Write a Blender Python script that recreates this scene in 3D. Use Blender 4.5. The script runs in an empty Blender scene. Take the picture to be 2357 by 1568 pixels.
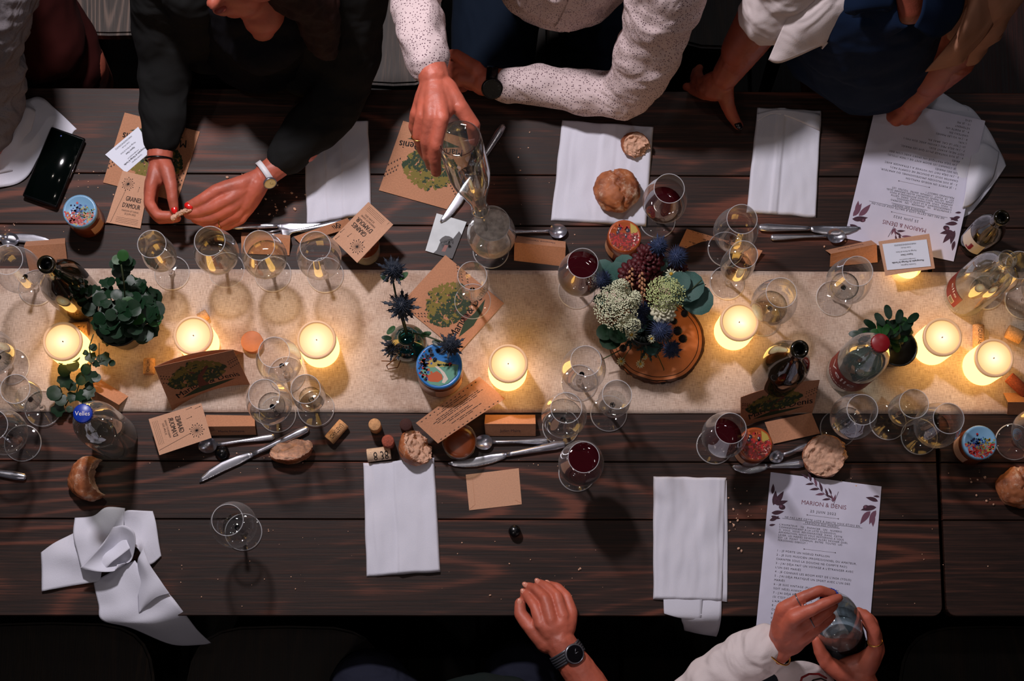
import bpy, bmesh, math, random
from mathutils import Vector, Matrix, Quaternion, noise as mn
import numpy as np
SC = bpy.context.scene
COL = SC.collection
W, H = 2357.0, 1568.0
# ------------------------------------------------------------------ camera
FPX = 4430.0
TZ = 0.75                     # table top height
CH = 3.61                     # camera height above the table top (balcony)
NAD = (1100.0, 1630.0)
down = Vector(((NAD[0]-W/2)/FPX, -(NAD[1]-H/2)/FPX, -1)).normalized()
zc = -down
xc = Vector((1,0,0)); xc = (xc - zc*xc.dot(zc)).normalized()
yc = zc.cross(xc)
RW = Matrix((xc, yc, zc))     # camera space -> world space
cam_d = bpy.data.cameras.new('camera'); cam = bpy.data.objects.new('camera', cam_d); COL.objects.link(cam)
cam_d.lens = 36.0*FPX/W; cam_d.sensor_width = 36.0; cam_d.clip_end = 60
cam.matrix_world = Matrix.Translation((0,0,TZ+CH)) @ RW.to_4x4()
SC.camera = cam
def V(px, py, h=0.0):
    """world point seen at photo pixel (px,py) on the plane h metres above the table top"""
    d = RW @ Vector(((px-W/2)/FPX, -(py-H/2)/FPX, -1))
    t = (CH-h)/(-d.z)
    return Vector((d.x*t, d.y*t, TZ+h))
# ------------------------------------------------------------------ light, world, exposure
SC.view_settings.view_transform = 'Standard'; SC.view_settings.look = 'None'
SC.view_settings.gamma = 1.0; SC.view_settings.exposure = 0.0; SC.view_settings.use_curve_mapping = False
wd = bpy.data.worlds.new('world'); SC.world = wd; wd.use_nodes = True
wd.node_tree.nodes['Background'].inputs[0].default_value = (0.75,0.72,0.95,1)
wd.node_tree.nodes['Background'].inputs[1].default_value = 0.018
def spot(name, loc, target, energy, color, size=0.05, angle=110, blend=0.6):
    l = bpy.data.lights.new(name, 'SPOT'); l.energy = energy; l.color = color
    l.shadow_soft_size = size; l.spot_size = math.radians(angle); l.spot_blend = blend
    o = bpy.data.objects.new(name, l); COL.objects.link(o); o.location = loc
    o.rotation_euler = (Vector(target)-Vector(loc)).to_track_quat('-Z','Y').to_euler()
    return o
KEY = V(380,-420,0); KEY.z = TZ+2.1
spot('key_spot', KEY, V(1000,800), 172, (1.0,0.93,0.97), 0.085, 100, 0.5)
spot('fill_spot', (1.4,2.6,3.3), V(1500,800), 16, (0.95,0.93,1.0), 0.08, 100, 0.7)
spot('front_spot', (-0.9,-1.2,3.4), V(900,900), 16, (1.0,0.86,0.86), 0.06, 100, 0.8)
def sparkle_light(px, py, z, e):  # unseen lights added for sparkle on the glasses and some fill
    l = bpy.data.lights.new('added_sparkle_light','POINT'); l.energy = e; l.color = (1.0,0.88,0.80); l.shadow_soft_size = 0.03
    o = bpy.data.objects.new('added_sparkle_light', l); COL.objects.link(o); p = V(px,py,0); o.location = (p.x,p.y,TZ+z)
for b in ((-300,300,2.3,4.5),(900,1000,4.3,6),(1700,-200,2.6,4.5),(2500,700,2.8,4),(500,2300,3.0,5),(1900,2500,3.2,5)): sparkle_light(*b)
# ------------------------------------------------------------------ helpers
def C(r, g, b, a=1.0):
    f = lambda c: (c/255/12.92) if c/255 <= 0.04045 else ((c/255+0.055)/1.055)**2.4
    return (f(r), f(g), f(b), a)
MATS = {}
def nt(name):
    m = bpy.data.materials.new(name); m.use_nodes = True
    n = m.node_tree; p = n.nodes['Principled BSDF']; MATS[name] = m
    return m, n, p
def N(n, typ, **kw):
    x = n.nodes.new(typ)
    for k, v in kw.items():
        if k.startswith('i_'): x.inputs[k[2:].replace('_',' ')].default_value = v
        else: setattr(x, k, v)
    return x
def ramp(n, stops):
    r = n.nodes.new('ShaderNodeValToRGB'); e = r.color_ramp.elements
    while len(e) < len(stops): e.new(0.5)
    for k, (pos, col) in enumerate(stops): e[k].position = pos; e[k].color = col
    return r
def mat(name, col, rough=0.6, metal=0.0, bump=0.0, bscale=200, var=0.0, vscale=30, spec=0.5, emit=None, es=0, sheen=0, mapscale=None):
    m, n, p = nt(name)
    p.inputs['Base Color'].default_value = col; p.inputs['Roughness'].default_value = rough
    p.inputs['Metallic'].default_value = metal; p.inputs['Specular IOR Level'].default_value = spec
    if sheen: p.inputs['Sheen Weight'].default_value = sheen
    if emit: p.inputs['Emission Color'].default_value = emit; p.inputs['Emission Strength'].default_value = es
    tc = N(n,'ShaderNodeTexCoord'); src = tc.outputs['Object']
    if mapscale:
        mp = N(n,'ShaderNodeMapping'); mp.inputs['Scale'].default_value = mapscale
        n.links.new(src, mp.inputs[0]); src = mp.outputs[0]
    if bump:
        t = N(n,'ShaderNodeTexNoise', i_Scale=bscale, i_Detail=3.0); n.links.new(src, t.inputs['Vector'])
        b = N(n,'ShaderNodeBump', i_Strength=bump, i_Distance=0.002)
        n.links.new(t.outputs[0], b.inputs['Height']); n.links.new(b.outputs[0], p.inputs['Normal'])
    if var:
        t = N(n,'ShaderNodeTexNoise', i_Scale=vscale, i_Detail=4.0); n.links.new(src, t.inputs['Vector'])
        lo = tuple(c*(1-var) for c in col[:3])+(1,); hi = tuple(min(1,c*(1+var)) for c in col[:3])+(1,)
        r = ramp(n, [(0.3,lo),(0.7,hi)]); n.links.new(t.outputs[0], r.inputs[0]); n.links.new(r.outputs[0], p.inputs['Base Color'])
    return m
def thin_glass(name, tint=(1,1,1,1), f0=0.04, power=5.0, edge_dark=0.5, haze=0.0):
    """single-walled glass: straight transmission plus Fresnel reflection, darker tint where seen edge-on"""
    m, n, p = nt(name); n.nodes.remove(p); out = n.nodes['Material Output']
    lw = N(n,'ShaderNodeLayerWeight', i_Blend=0.5)
    pw = N(n,'ShaderNodeMath', operation='POWER'); pw.inputs[1].default_value = power
    n.links.new(lw.outputs['Facing'], pw.inputs[0])
    ma = N(n,'ShaderNodeMath', operation='MULTIPLY_ADD'); ma.inputs[1].default_value = 0.9-f0; ma.inputs[2].default_value = f0
    n.links.new(pw.outputs[0], ma.inputs[0])
    pe = N(n,'ShaderNodeMath', operation='POWER'); pe.inputs[1].default_value = 3.0; n.links.new(lw.outputs['Facing'], pe.inputs[0])
    mc = N(n,'ShaderNodeMix', data_type='RGBA'); n.links.new(pe.outputs[0], mc.inputs['Factor'])
    mc.inputs['A'].default_value = tint; mc.inputs['B'].default_value = tuple(c*edge_dark for c in tint[:3])+(1,)
    tr = N(n,'ShaderNodeBsdfTransparent'); n.links.new(mc.outputs['Result'], tr.inputs[0])
    gl = N(n,'ShaderNodeBsdfGlossy', i_Roughness=0.02)
    mx = N(n,'ShaderNodeMixShader'); n.links.new(ma.outputs[0], mx.inputs[0])
    n.links.new(tr.outputs[0], mx.inputs[1]); n.links.new(gl.outputs[0], mx.inputs[2]); n.links.new(mx.outputs[0], out.inputs[0])
    if haze:      # reflections painted in as pale diffuse, strongest where the wall is seen edge-on
        df = N(n,'ShaderNodeBsdfDiffuse'); df.inputs[0].default_value = (0.8,0.8,0.82,1); hm = N(n,'ShaderNodeMath', operation='MULTIPLY_ADD'); hm.inputs[1].default_value = haze; hm.inputs[2].default_value = 0.008
        n.links.new(pe.outputs[0], hm.inputs[0]); m2 = N(n,'ShaderNodeMixShader'); n.links.new(hm.outputs[0], m2.inputs[0]); n.links.new(mx.outputs[0], m2.inputs[1]); n.links.new(df.outputs[0], m2.inputs[2]); n.links.new(m2.outputs[0], out.inputs[0])
    return m
def link(o): COL.objects.link(o); return o
def tag(o, label=None, cat=None, group=None, kind=None):
    for k, v in (('label',label),('category',cat),('group',group),('kind',kind)):
        if v: o[k] = v
    return o
def empty(name, loc, label, cat, group=None):
    o = bpy.data.objects.new(name, None); o.empty_display_size = 0.02; link(o); o.location = loc
    return tag(o, label, cat, group)
def wloc(o):
    l = Vector(o.location)
    while o.parent: o = o.parent; l += Vector(o.location)
    return l
def mesh_of(name, verts, faces, mats, mi=None, origin=Vector((0,0,0)), smooth=True):
    me = bpy.data.meshes.new(name)
    ox, oy, oz = origin
    me.from_pydata([(v[0]-ox, v[1]-oy, v[2]-oz) for v in verts], [], faces)
    for m in (mats if isinstance(mats,(list,tuple)) else [mats]): me.materials.append(m)
    if mi is not None: me.polygons.foreach_set('material_index', mi)
    if smooth: me.polygons.foreach_set('use_smooth', [True]*len(me.polygons))
    me.update(); return me
def obj(name, vf, mats, parent=None, smooth=True, loc=None, label=None):
    """one mesh object from world-space (verts, faces[, material indices])"""
    verts, faces = vf[0], vf[1]; mi = vf[2] if len(vf) > 2 else None
    if parent is not None: org = wloc(parent)
    elif loc is not None: org = Vector(loc)
    else:
        n = len(verts); org = Vector((sum(v[0] for v in verts)/n, sum(v[1] for v in verts)/n, min(v[2] for v in verts)))
    o = bpy.data.objects.new(name, mesh_of(name, verts, faces, mats, mi, org, smooth))
    link(o)
    if parent is not None: o.parent = parent
    else: o.location = org
    if label: o['label'] = label
    return o
def join(*vfs):
    vs, fs, ms = [], [], []; has = any(len(v) > 2 for v in vfs)
    for vf in vfs:
        b = len(vs); vs += list(vf[0]); fs += [tuple(i+b for i in f) for f in vf[1]]
        if has: ms += list(vf[2]) if len(vf) > 2 else [0]*len(vf[1])
    return (vs, fs, ms) if has else (vs, fs)
def setm(vf, k): return (vf[0], vf[1], [k]*len(vf[1]))
def xf(vf, M):
    return tuple([[M @ Vector(v) for v in vf[0]], vf[1]] + list(vf[2:]))
def frame(p, d, up=Vector((0,0,1))):
    """matrix at p whose z axis runs along d"""
    d = Vector(d).normalized(); q = Vector((0,0,1)).rotation_difference(d)
    return Matrix.Translation(p) @ q.to_matrix().to_4x4()
def lathe(prof, n=32, M=None, cap0=False, cap1=False):
    vs, fs = [], []
    for r, z in prof:
        for k in range(n):
            a = 2*math.pi*k/n; vs.append(Vector((r*math.cos(a), r*math.sin(a), z)))
    for i in range(len(prof)-1):
        for k in range(n):
            k2 = (k+1) % n; fs.append((i*n+k, i*n+k2, (i+1)*n+k2, (i+1)*n+k))
    if cap0: fs.append(tuple(range(n-1,-1,-1)))
    if cap1: fs.append(tuple((len(prof)-1)*n+k for k in range(n)))
    vf = (vs, fs)
    return xf(vf, M) if M else vf
def box(a, b, M=None):
    x0,y0,z0 = a; x1,y1,z1 = b
    vs = [Vector(v) for v in ((x0,y0,z0),(x1,y0,z0),(x1,y1,z0),(x0,y1,z0),(x0,y0,z1),(x1,y0,z1),(x1,y1,z1),(x0,y1,z1))]
    fs = [(0,3,2,1),(4,5,6,7),(0,1,5,4),(1,2,6,5),(2,3,7,6),(3,0,4,7)]
    return xf((vs,fs), M) if M else (vs,fs)
def bevel_box(a, b, r, M=None, seg=2):
    bm = bmesh.new(); v, f = box(a,b)
    bv = [bm.verts.new(x) for x in v]; [bm.faces.new([bv[i] for i in q]) for q in f]
    bmesh.ops.bevel(bm, geom=bm.edges[:]+bm.verts[:], offset=r, segments=seg, profile=0.5, affect='EDGES')
    return bm_out(bm, M)
def bm_out(bm, M=None):
    bm.verts.ensure_lookup_table(); bm.verts.index_update()
    vf = ([v.co.copy() for v in bm.verts], [tuple(v.index for v in f.verts) for f in bm.faces]); bm.free()
    return xf(vf, M) if M else vf
_ico = {}
def ico(sub=2):
    if sub not in _ico:
        bm = bmesh.new(); bmesh.ops.create_icosphere(bm, subdivisions=sub, radius=1); _ico[sub] = bm_out(bm)
    return _ico[sub]
def ell(c, rx, ry, rz, sub=2, rot=0):
    M = Matrix.Translation(c) @ Matrix.Rotation(rot,4,'Z') @ Matrix.Diagonal((rx,ry,rz,1))
    return xf(ico(sub), M)
def cone(p0, r0, p1, r1, n=14, caps=True):
    d = (p1-p0); L = d.length
    return lathe([(r0,0),(r1,L)], n, frame(p0, d), caps, caps)
def tube(pts, r, n=8, closed=False):
    """tube along points; r a number or list"""
    pts = [Vector(p) for p in pts]; m = len(pts); vs, fs = [], []
    up = Vector((0,0,1)); prev = None
    for i, p in enumerate(pts):
        a = pts[(i-1)%m] if (closed or i) else pts[i]; b = pts[(i+1)%m] if (closed or i < m-1) else pts[i]
        t = (b-a).normalized()
        if prev is None:
            x = t.cross(up) if abs(t.dot(up)) < 0.95 else t.cross(Vector((1,0,0)))
        else: x = prev - t*prev.dot(t)
        x.normalize(); prev = x; y = t.cross(x); rr = r[i] if isinstance(r,(list,tuple)) else r
        for k in range(n):
            an = 2*math.pi*k/n; vs.append(p + x*rr*math.cos(an) + y*rr*math.sin(an))
    for i in range(m if closed else m-1):
        j = (i+1) % m
        for k in range(n): fs.append((i*n+k, i*n+(k+1)%n, j*n+(k+1)%n, j*n+k))
    if not closed: fs.append(tuple(range(n-1,-1,-1))); fs.append(tuple((m-1)*n+k for k in range(n)))
    return vs, fs
def catmull(pts, per=8):
    """smooth curve through a list of tuples/vectors of any length"""
    P = [tuple(p) for p in pts]; P = [P[0]]+P+[P[-1]]; out = []
    for i in range(1, len(P)-2):
        a,b,c,d = P[i-1],P[i],P[i+1],P[i+2]
        for s in range(per):
            t = s/per
            out.append(tuple(0.5*(2*b[k]+(c[k]-a[k])*t+(2*a[k]-5*b[k]+4*c[k]-d[k])*t*t+(3*b[k]-a[k]-3*c[k]+d[k])*t**3) for k in range(len(b))))
    out.append(P[-2]); return out
def patch(ctrl, per=6, thick=0.0015, rough=0.0, fs_=30, seed=0):
    """smooth cloth sheet through a grid of (px,py,h) control points; returns a thin solid"""
    rows = [catmull(r, per) for r in ctrl]
    cols = list(zip(*rows)); grid = [catmull(c, per) for c in cols]     # grid[u][v]
    nu, nv = len(grid), len(grid[0])
    P = [[V(*grid[u][v]) for v in range(nv)] for u in range(nu)]
    if rough:
        for u in range(nu):
            for v in range(nv):
                p = P[u][v]; P[u][v] = p + Vector((0,0,rough*mn.noise(Vector((p.x*fs_+seed, p.y*fs_, seed*1.7)))))
    return solid_grid(P, thick)
def solid_grid(P, thick):
    nu, nv = len(P), len(P[0]); vs, fs = [], []
    for u in range(nu):
        for v in range(nv):
            a = P[min(u+1,nu-1)][v]-P[max(u-1,0)][v]; b = P[u][min(v+1,nv-1)]-P[u][max(v-1,0)]
            nn = a.cross(b); nn = nn.normalized() if nn.length > 1e-12 else Vector((0,0,1))
            if nn.z < 0: nn = -nn
            vs.append(P[u][v]); vs.append(P[u][v]-nn*thick)
    I = lambda u, v, s: (u*nv+v)*2+s
    for u in range(nu-1):
        for v in range(nv-1):
            fs.append((I(u,v,0),I(u+1,v,0),I(u+1,v+1,0),I(u,v+1,0))); fs.append((I(u,v,1),I(u,v+1,1),I(u+1,v+1,1),I(u+1,v,1)))
    for u in range(nu-1):
        fs.append((I(u,0,0),I(u,0,1),I(u+1,0,1),I(u+1,0,0))); fs.append((I(u,nv-1,0),I(u+1,nv-1,0),I(u+1,nv-1,1),I(u,nv-1,1)))
    for v in range(nv-1):
        fs.append((I(0,v,0),I(0,v+1,0),I(0,v+1,1),I(0,v,1))); fs.append((I(nu-1,v,0),I(nu-1,v,1),I(nu-1,v+1,1),I(nu-1,v+1,0)))
    return vs, fs
def remesh(chains, vox, smooth=6, amp=0.0, fscale=30, seed=0, extra=()):
    """one continuous skin around chains of (point, radius); extra = closed (verts, faces) blobs"""
    parts = []
    for ch in chains:
        for i, (p, r) in enumerate(ch):
            parts.append(ell(p, r, r, r, 2))
            if i:
                q, s = ch[i-1]
                if (p-q).length > 1e-4: parts.append(cone(q, s, p, r, 16))
    parts += list(extra)
    v, f = join(*parts)
    me = bpy.data.meshes.new('t'); me.from_pydata([tuple(x) for x in v], [], f)
    o = bpy.data.objects.new('t', me); link(o)
    m = o.modifiers.new('r','REMESH'); m.mode = 'VOXEL'; m.voxel_size = vox
    if smooth: s = o.modifiers.new('s','SMOOTH'); s.iterations = smooth; s.factor = 0.5
    dg = bpy.context.evaluated_depsgraph_get(); e = o.evaluated_get(dg); em = e.to_mesh()
    n = len(em.vertices); co = np.empty(n*3); em.vertices.foreach_get('co', co); co = co.reshape(-1,3)
    no = np.empty(n*3); em.vertices.foreach_get('normal', no); no = no.reshape(-1,3)
    fs = [tuple(p.vertices) for p in em.polygons]
    e.to_mesh_clear(); bpy.data.objects.remove(o); bpy.data.meshes.remove(me)
    if amp:
        d = np.array([-(abs(mn.noise(Vector((x*fscale*0.8,z*fscale*0.8+seed,y*fscale*0.8))))-0.2)*1.5 + mn.noise(Vector((x*fscale+seed,y*fscale,z*fscale))) + 0.5*mn.noise(Vector((x*fscale*2.3,y*fscale*2.3+seed,z*fscale*2.3))) for x,y,z in co])
        co = co + no*d[:,None]*amp
    return [Vector(c) for c in co], fs
def chain(pts, per=1, wr=0, wf=1.0):
    """pts: (px,py,h,r). per>1 resamples smoothly; wr adds sleeve folds"""
    if per > 1:
        q = catmull(pts, per); return [(V(a,b,c), max(0.002,r*(1+wr*math.sin(i*wf)))) for i,(a,b,c,r) in enumerate(q)]
    return [(V(a,b,c), r) for a,b,c,r in pts]
# ---- flat surfaces that carry print
class Surf:
    def __init__(s, BL, BR, TR, TL, bend=0.0, bendv=0.0):
        s.c = [Vector(x) for x in (BL,BR,TR,TL)]; s.bend = bend; s.bendv = bendv
        s.w = (s.c[1]-s.c[0]).length; s.h = (s.c[3]-s.c[0]).length
        s.n = (s.c[1]-s.c[0]).cross(s.c[3]-s.c[0]).normalized()
    def at(s, u, v, off=0.0):
        a,b,c,d = s.c
        p = a*(1-u)*(1-v)+b*u*(1-v)+c*u*v+d*(1-u)*v
        return p + s.n*(off + s.bend*4*u*(1-u) + s.bendv*4*v*(1-v))
def slab(S, t=0.0005, nu=8, nv=8):
    return solid_grid([[S.at(i/nu, j/nv, 0) for j in range(nv+1)] for i in range(nu+1)], t)
_txt = {}
def text_geo(s, spacing=1.0, align='C', leading=1.0):
    k = (s, spacing, align, leading)
    if k not in _txt:
        cu = bpy.data.curves.new('t','FONT'); cu.body = s; cu.size = 1; cu.resolution_u = 2
        cu.space_character = spacing; cu.space_line = leading
        cu.align_x = {'C':'CENTER','L':'LEFT','R':'RIGHT'}[align]
        o = bpy.data.objects.new('t', cu); me = o.to_mesh()
        _txt[k] = ([(v.co.x, v.co.y) for v in me.vertices], [tuple(p.vertices) for p in me.polygons])
        o.to_mesh_clear(); bpy.data.objects.remove(o); bpy.data.curves.remove(cu)
    return _txt[k]
class Print:
    def __init__(s, S, off=0.0003): s.S = S; s.v = []; s.f = []; s.m = []; s.off = off; s.aspect = S.w/S.h
    def text(s, t, u, v, size, mi=0, sx=1.0, rot=0, align='C', spacing=1.0, leading=1.0, bold=0.0):
        """size = letter height in metres"""
        for dx in ([0] if not bold else [-bold, bold]):
            vs, fs = text_geo(t, spacing, align, leading); b = len(s.v); c, sn = math.cos(rot), math.sin(rot)
            for x, y in vs:
                x = x*size*sx + dx; y = y*size; s.v.append((u+(x*c-y*sn)/s.S.w, v+(x*sn+y*c)/s.S.h, 0))
            s.f += [tuple(i+b for i in f) for f in fs]; s.m += [mi]*len(fs)
    def poly(s, pts, mi=0, lift=0):
        b = len(s.v); s.v += [(p[0],p[1],lift) for p in pts]; s.f.append(tuple(range(b,b+len(pts)))); s.m.append(mi)
    def disc(s, u, v, r, mi=0, n=7, jag=0.0, lift=0, ry=1.0, rot=0):
        pts = []
        for k in range(n):
            a = 2*math.pi*k/n; rr = r*(1+random.uniform(-jag,jag)); x, y = rr*math.cos(a), rr*ry*math.sin(a)
            pts.append((u+(x*math.cos(rot)-y*math.sin(rot))/s.S.w, v+(x*math.sin(rot)+y*math.cos(rot))/s.S.h))
        s.poly(pts, mi, lift)
    def line(s, a, b, w, mi=0):
        """a,b in u,v; w in metres"""
        ax, ay, bx, by = a[0]*s.S.w, a[1]*s.S.h, b[0]*s.S.w, b[1]*s.S.h
        dx, dy = bx-ax, by-ay; L = math.hypot(dx,dy) or 1; nx, ny = -dy/L*w/2, dx/L*w/2
        s.poly([((ax+nx)/s.S.w,(ay+ny)/s.S.h),((bx+nx)/s.S.w,(by+ny)/s.S.h),((bx-nx)/s.S.w,(by-ny)/s.S.h),((ax-nx)/s.S.w,(ay-ny)/s.S.h)][::-1], mi)
    def build(s, name, parent, mats):
        if not s.f: return
        return obj(name, ([s.S.at(u,v,s.off+l) for u,v,l in s.v], s.f, s.m), mats, parent, smooth=False)
# ------------------------------------------------------------------ materials
def wood(name, dark, mid, light, freq=10.0, rough=0.42, ax='X', sc=1.0, bump=0.25):
    m, n, p = nt(name)
    tc = N(n,'ShaderNodeTexCoord'); oi = N(n,'ShaderNodeObjectInfo')
    off = N(n,'ShaderNodeVectorMath', operation='SCALE'); n.links.new(oi.outputs['Random'], off.inputs['Scale']); off.inputs[0].default_value = (37,91,53)
    ad = N(n,'ShaderNodeVectorMath', operation='ADD'); n.links.new(tc.outputs['Object'], ad.inputs[0]); n.links.new(off.outputs[0], ad.inputs[1])
    mp = N(n,'ShaderNodeMapping'); mp.inputs['Scale'].default_value = (0.75*sc,5.0*sc,1) if ax == 'X' else (5.0*sc,0.75*sc,1); n.links.new(ad.outputs[0], mp.inputs[0])
    t = N(n,'ShaderNodeTexNoise', i_Scale=1.0, i_Detail=1.2, i_Roughness=0.4); n.links.new(mp.outputs[0], t.inputs['Vector'])
    mu = N(n,'ShaderNodeMath', operation='MULTIPLY'); mu.inputs[1].default_value = freq*12; n.links.new(t.outputs[0], mu.inputs[0])
    si = N(n,'ShaderNodeMath', operation='SINE'); n.links.new(mu.outputs[0], si.inputs[0])
    mp2 = N(n,'ShaderNodeMapping'); mp2.inputs['Scale'].default_value = (6*sc,260*sc,60) if ax == 'X' else (260*sc,6*sc,60); n.links.new(ad.outputs[0], mp2.inputs[0])
    t2 = N(n,'ShaderNodeTexNoise', i_Scale=1.0, i_Detail=5.0, i_Roughness=0.7); n.links.new(mp2.outputs[0], t2.inputs['Vector'])
    mp3 = N(n,'ShaderNodeMapping'); mp3.inputs['Scale'].default_value = (2.2,5,1) if ax=='X' else (5,2.2,1); n.links.new(ad.outputs[0], mp3.inputs[0])
    t3 = N(n,'ShaderNodeTexNoise', i_Scale=1.0, i_Detail=3.0); n.links.new(mp3.outputs[0], t3.inputs['Vector'])
    pw = N(n,'ShaderNodeMath', operation='MULTIPLY_ADD'); pw.inputs[1].default_value = 0.5; pw.inputs[2].default_value = 0.5; n.links.new(si.outputs[0], pw.inputs[0])
    p3 = N(n,'ShaderNodeMath', operation='POWER'); p3.inputs[1].default_value = 3.2; n.links.new(pw.outputs[0], p3.inputs[0])
    a1 = N(n,'ShaderNodeMath', operation='MULTIPLY'); rm = N(n,'ShaderNodeMapRange'); rm.inputs['From Min'].default_value = 0.38; rm.inputs['From Max'].default_value = 0.68; n.links.new(t3.outputs[0], rm.inputs['Value']); n.links.new(p3.outputs[0], a1.inputs[0]); n.links.new(rm.outputs[0], a1.inputs[1])
    a2 = N(n,'ShaderNodeMath', operation='MULTIPLY_ADD'); a2.inputs[1].default_value = 0.6; n.links.new(a1.outputs[0], a2.inputs[0])
    m2 = N(n,'ShaderNodeMath', operation='MULTIPLY_ADD'); m2.inputs[1].default_value = 1.35; m2.inputs[2].default_value = -0.30; n.links.new(t2.outputs[0], m2.inputs[0]); n.links.new(m2.outputs[0], a2.inputs[2])
    r = ramp(n, [(0.26,dark),(0.52,mid),(0.86,light)]); p.inputs['Specular IOR Level'].default_value = 0.3; n.links.new(a2.outputs[0], r.inputs[0]); n.links.new(r.outputs[0], p.inputs['Base Color'])
    b = N(n,'ShaderNodeBump', i_Strength=bump, i_Distance=0.001); n.links.new(a2.outputs[0], b.inputs['Height']); n.links.new(b.outputs[0], p.inputs['Normal'])
    rr = N(n,'ShaderNodeMath', operation='MULTIPLY_ADD'); rr.inputs[1].default_value = 0.25; rr.inputs[2].default_value = rough-0.1
    n.links.new(t2.outputs[0], rr.inputs[0]); n.links.new(rr.outputs[0], p.inputs['Roughness'])
    return m
M_TABLE = wood('stained_wood', C(28,15,10), C(50,28,20), C(100,54,39), 9.0, 0.52)
M_FLOOR = wood('floor_wood', C(14,11,8), C(24,19,13), C(36,28,19), 3.0, 0.6, 'Y')
M_CHAIR = wood('grey_chair_wood', C(40,32,27), C(66,54,47), C(98,80,70), 9.0, 0.5, 'Y', 1.6)
M_CHAIRD = wood('dark_chair_wood', C(22,15,9), C(34,24,14), C(48,34,20), 7.0, 0.5, 'Y', 1.6)
M_CHAIRR = wood('reddish_wood', C(26,8,6), C(46,16,12), C(70,26,18), 4.0, 0.5, 'Y', 1.2)
M_SLICE = mat('slice_wood', C(190,112,62), 0.6, bump=0.3, bscale=90, var=0.28, vscale=22, mapscale=(1,1,0.3))
def linen():
    m, n, p = nt('linen'); tc = N(n,'ShaderNodeTexCoord')
    outs = []
    for s in ((80,900,1),(900,80,1)):
        mp = N(n,'ShaderNodeMapping'); mp.inputs['Scale'].default_value = s; n.links.new(tc.outputs['Object'], mp.inputs[0])
        t = N(n,'ShaderNodeTexNoise', i_Scale=1.0, i_Detail=2.0, i_Roughness=0.6); n.links.new(mp.outputs[0], t.inputs['Vector']); outs.append(t)
    mu = N(n,'ShaderNodeMath', operation='ADD'); n.links.new(outs[0].outputs[0], mu.inputs[0]); n.links.new(outs[1].outputs[0], mu.inputs[1])
    r = ramp(n, [(0.34,C(158,138,124)),(0.5,C(198,176,161)),(0.66,C(218,200,186))]); hf = N(n,'ShaderNodeMath', operation='MULTIPLY'); hf.inputs[1].default_value = 0.5
    n.links.new(mu.outputs[0], hf.inputs[0]); n.links.new(hf.outputs[0], r.inputs[0])
    t3 = N(n,'ShaderNodeTexNoise', i_Scale=9.0, i_Detail=5.0, i_Roughness=0.55); n.links.new(tc.outputs['Object'], t3.inputs['Vector'])
    r3 = ramp(n, [(0.30,(0.70,0.60,0.54,1)),(0.52,(1,1,1,1))]); n.links.new(t3.outputs[0], r3.inputs[0])
    mx = N(n,'ShaderNodeMix', data_type='RGBA', blend_type='MULTIPLY'); mx.inputs['Factor'].default_value = 1
    n.links.new(r.outputs[0], mx.inputs['A']); n.links.new(r3.outputs[0], mx.inputs['B']); n.links.new(mx.outputs['Result'], p.inputs['Base Color'])
    b = N(n,'ShaderNodeBump', i_Strength=0.5, i_Distance=0.001); n.links.new(hf.outputs[0], b.inputs['Height']); n.links.new(b.outputs[0], p.inputs['Normal'])
    p.inputs['Roughness'].default_value = 0.95; p.inputs['Specular IOR Level'].default_value = 0.1
    return m
M_LINEN = linen()
M_NAP = mat('white_cotton', C(214,214,226), 0.9, bump=0.25, bscale=900, spec=0.1)
M_PAPER = mat('white_paper', C(205,203,222), 0.7, var=0.05, vscale=20, spec=0.2)
M_CARDW = mat('white_card', C(222,226,240), 0.6, spec=0.2)
M_KRAFT = mat('kraft', C(182,130,100), 0.85, bump=0.15, bscale=700, var=0.1, vscale=350, spec=0.15)
M_KRAFTL = mat('light_kraft', C(198,152,124), 0.85, bump=0.15, bscale=700, var=0.07, vscale=400, spec=0.15)
M_INK = mat('black_ink', C(28,20,20), 0.8)
M_INKG = mat('grey_ink', C(78,66,72), 0.8)
M_INKR = mat('rose_ink', C(120,70,84), 0.8)
M_PLUM = mat('plum_print', C(66,36,52), 0.8, var=0.3, vscale=200)
M_PLUM2 = mat('plum_light_print', C(112,72,92), 0.8)
M_G1 = mat('print_green_dark', C(40,58,36), 0.8); M_G2 = mat('print_green_olive', C(118,104,42), 0.8); M_G3 = mat('print_bark', C(96,50,38), 0.8)
M_STEEL = mat('steel', C(190,190,200), 0.24, 0.9, bump=0.05, bscale=60)
M_GLASS = thin_glass('clear_glass', (0.985,0.985,0.985,1), 0.06, 3.2, 0.8, 0.17)
M_STEMG = mat('stem_glass', (1,1,1,1), 0.0); MATS['stem_glass'].node_tree.nodes['Principled BSDF'].inputs['Transmission Weight'].default_value = 1.0
M_EDGE = mat('glass_edge_glint', C(225,225,230), 0.08); MATS['glass_edge_glint'].node_tree.nodes['Principled BSDF'].inputs['Alpha'].default_value = 0.5  # bright rim reflections painted in as a pale, half-opaque colour
M_GLASSB = thin_glass('bottle_clear_glass', (0.90,0.92,0.87,1), 0.08, 2.4, 0.5, 0.16)
M_GLASST = thin_glass('teal_bottle_glass', (0.80,0.91,0.91,1), 0.10, 2.4, 0.5, 0.16)
M_GLASSV = thin_glass('turquoise_glass', (0.30,0.62,0.64,1), 0.07, 2.6, 0.5)
M_DARKG = mat('dark_green_glass', C(22,18,8), 0.06, spec=0.8)
M_RED = mat('red_wine', (0.035,0.002,0.004,1), 0.03, spec=0.8)
M_WATER = thin_glass('water', (0.93,0.95,0.95,1), 0.06, 3.0, 0.7)
M_WHITEW = thin_glass('white_wine', (0.985,0.965,0.88,1), 0.06, 3.0, 0.7)
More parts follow.
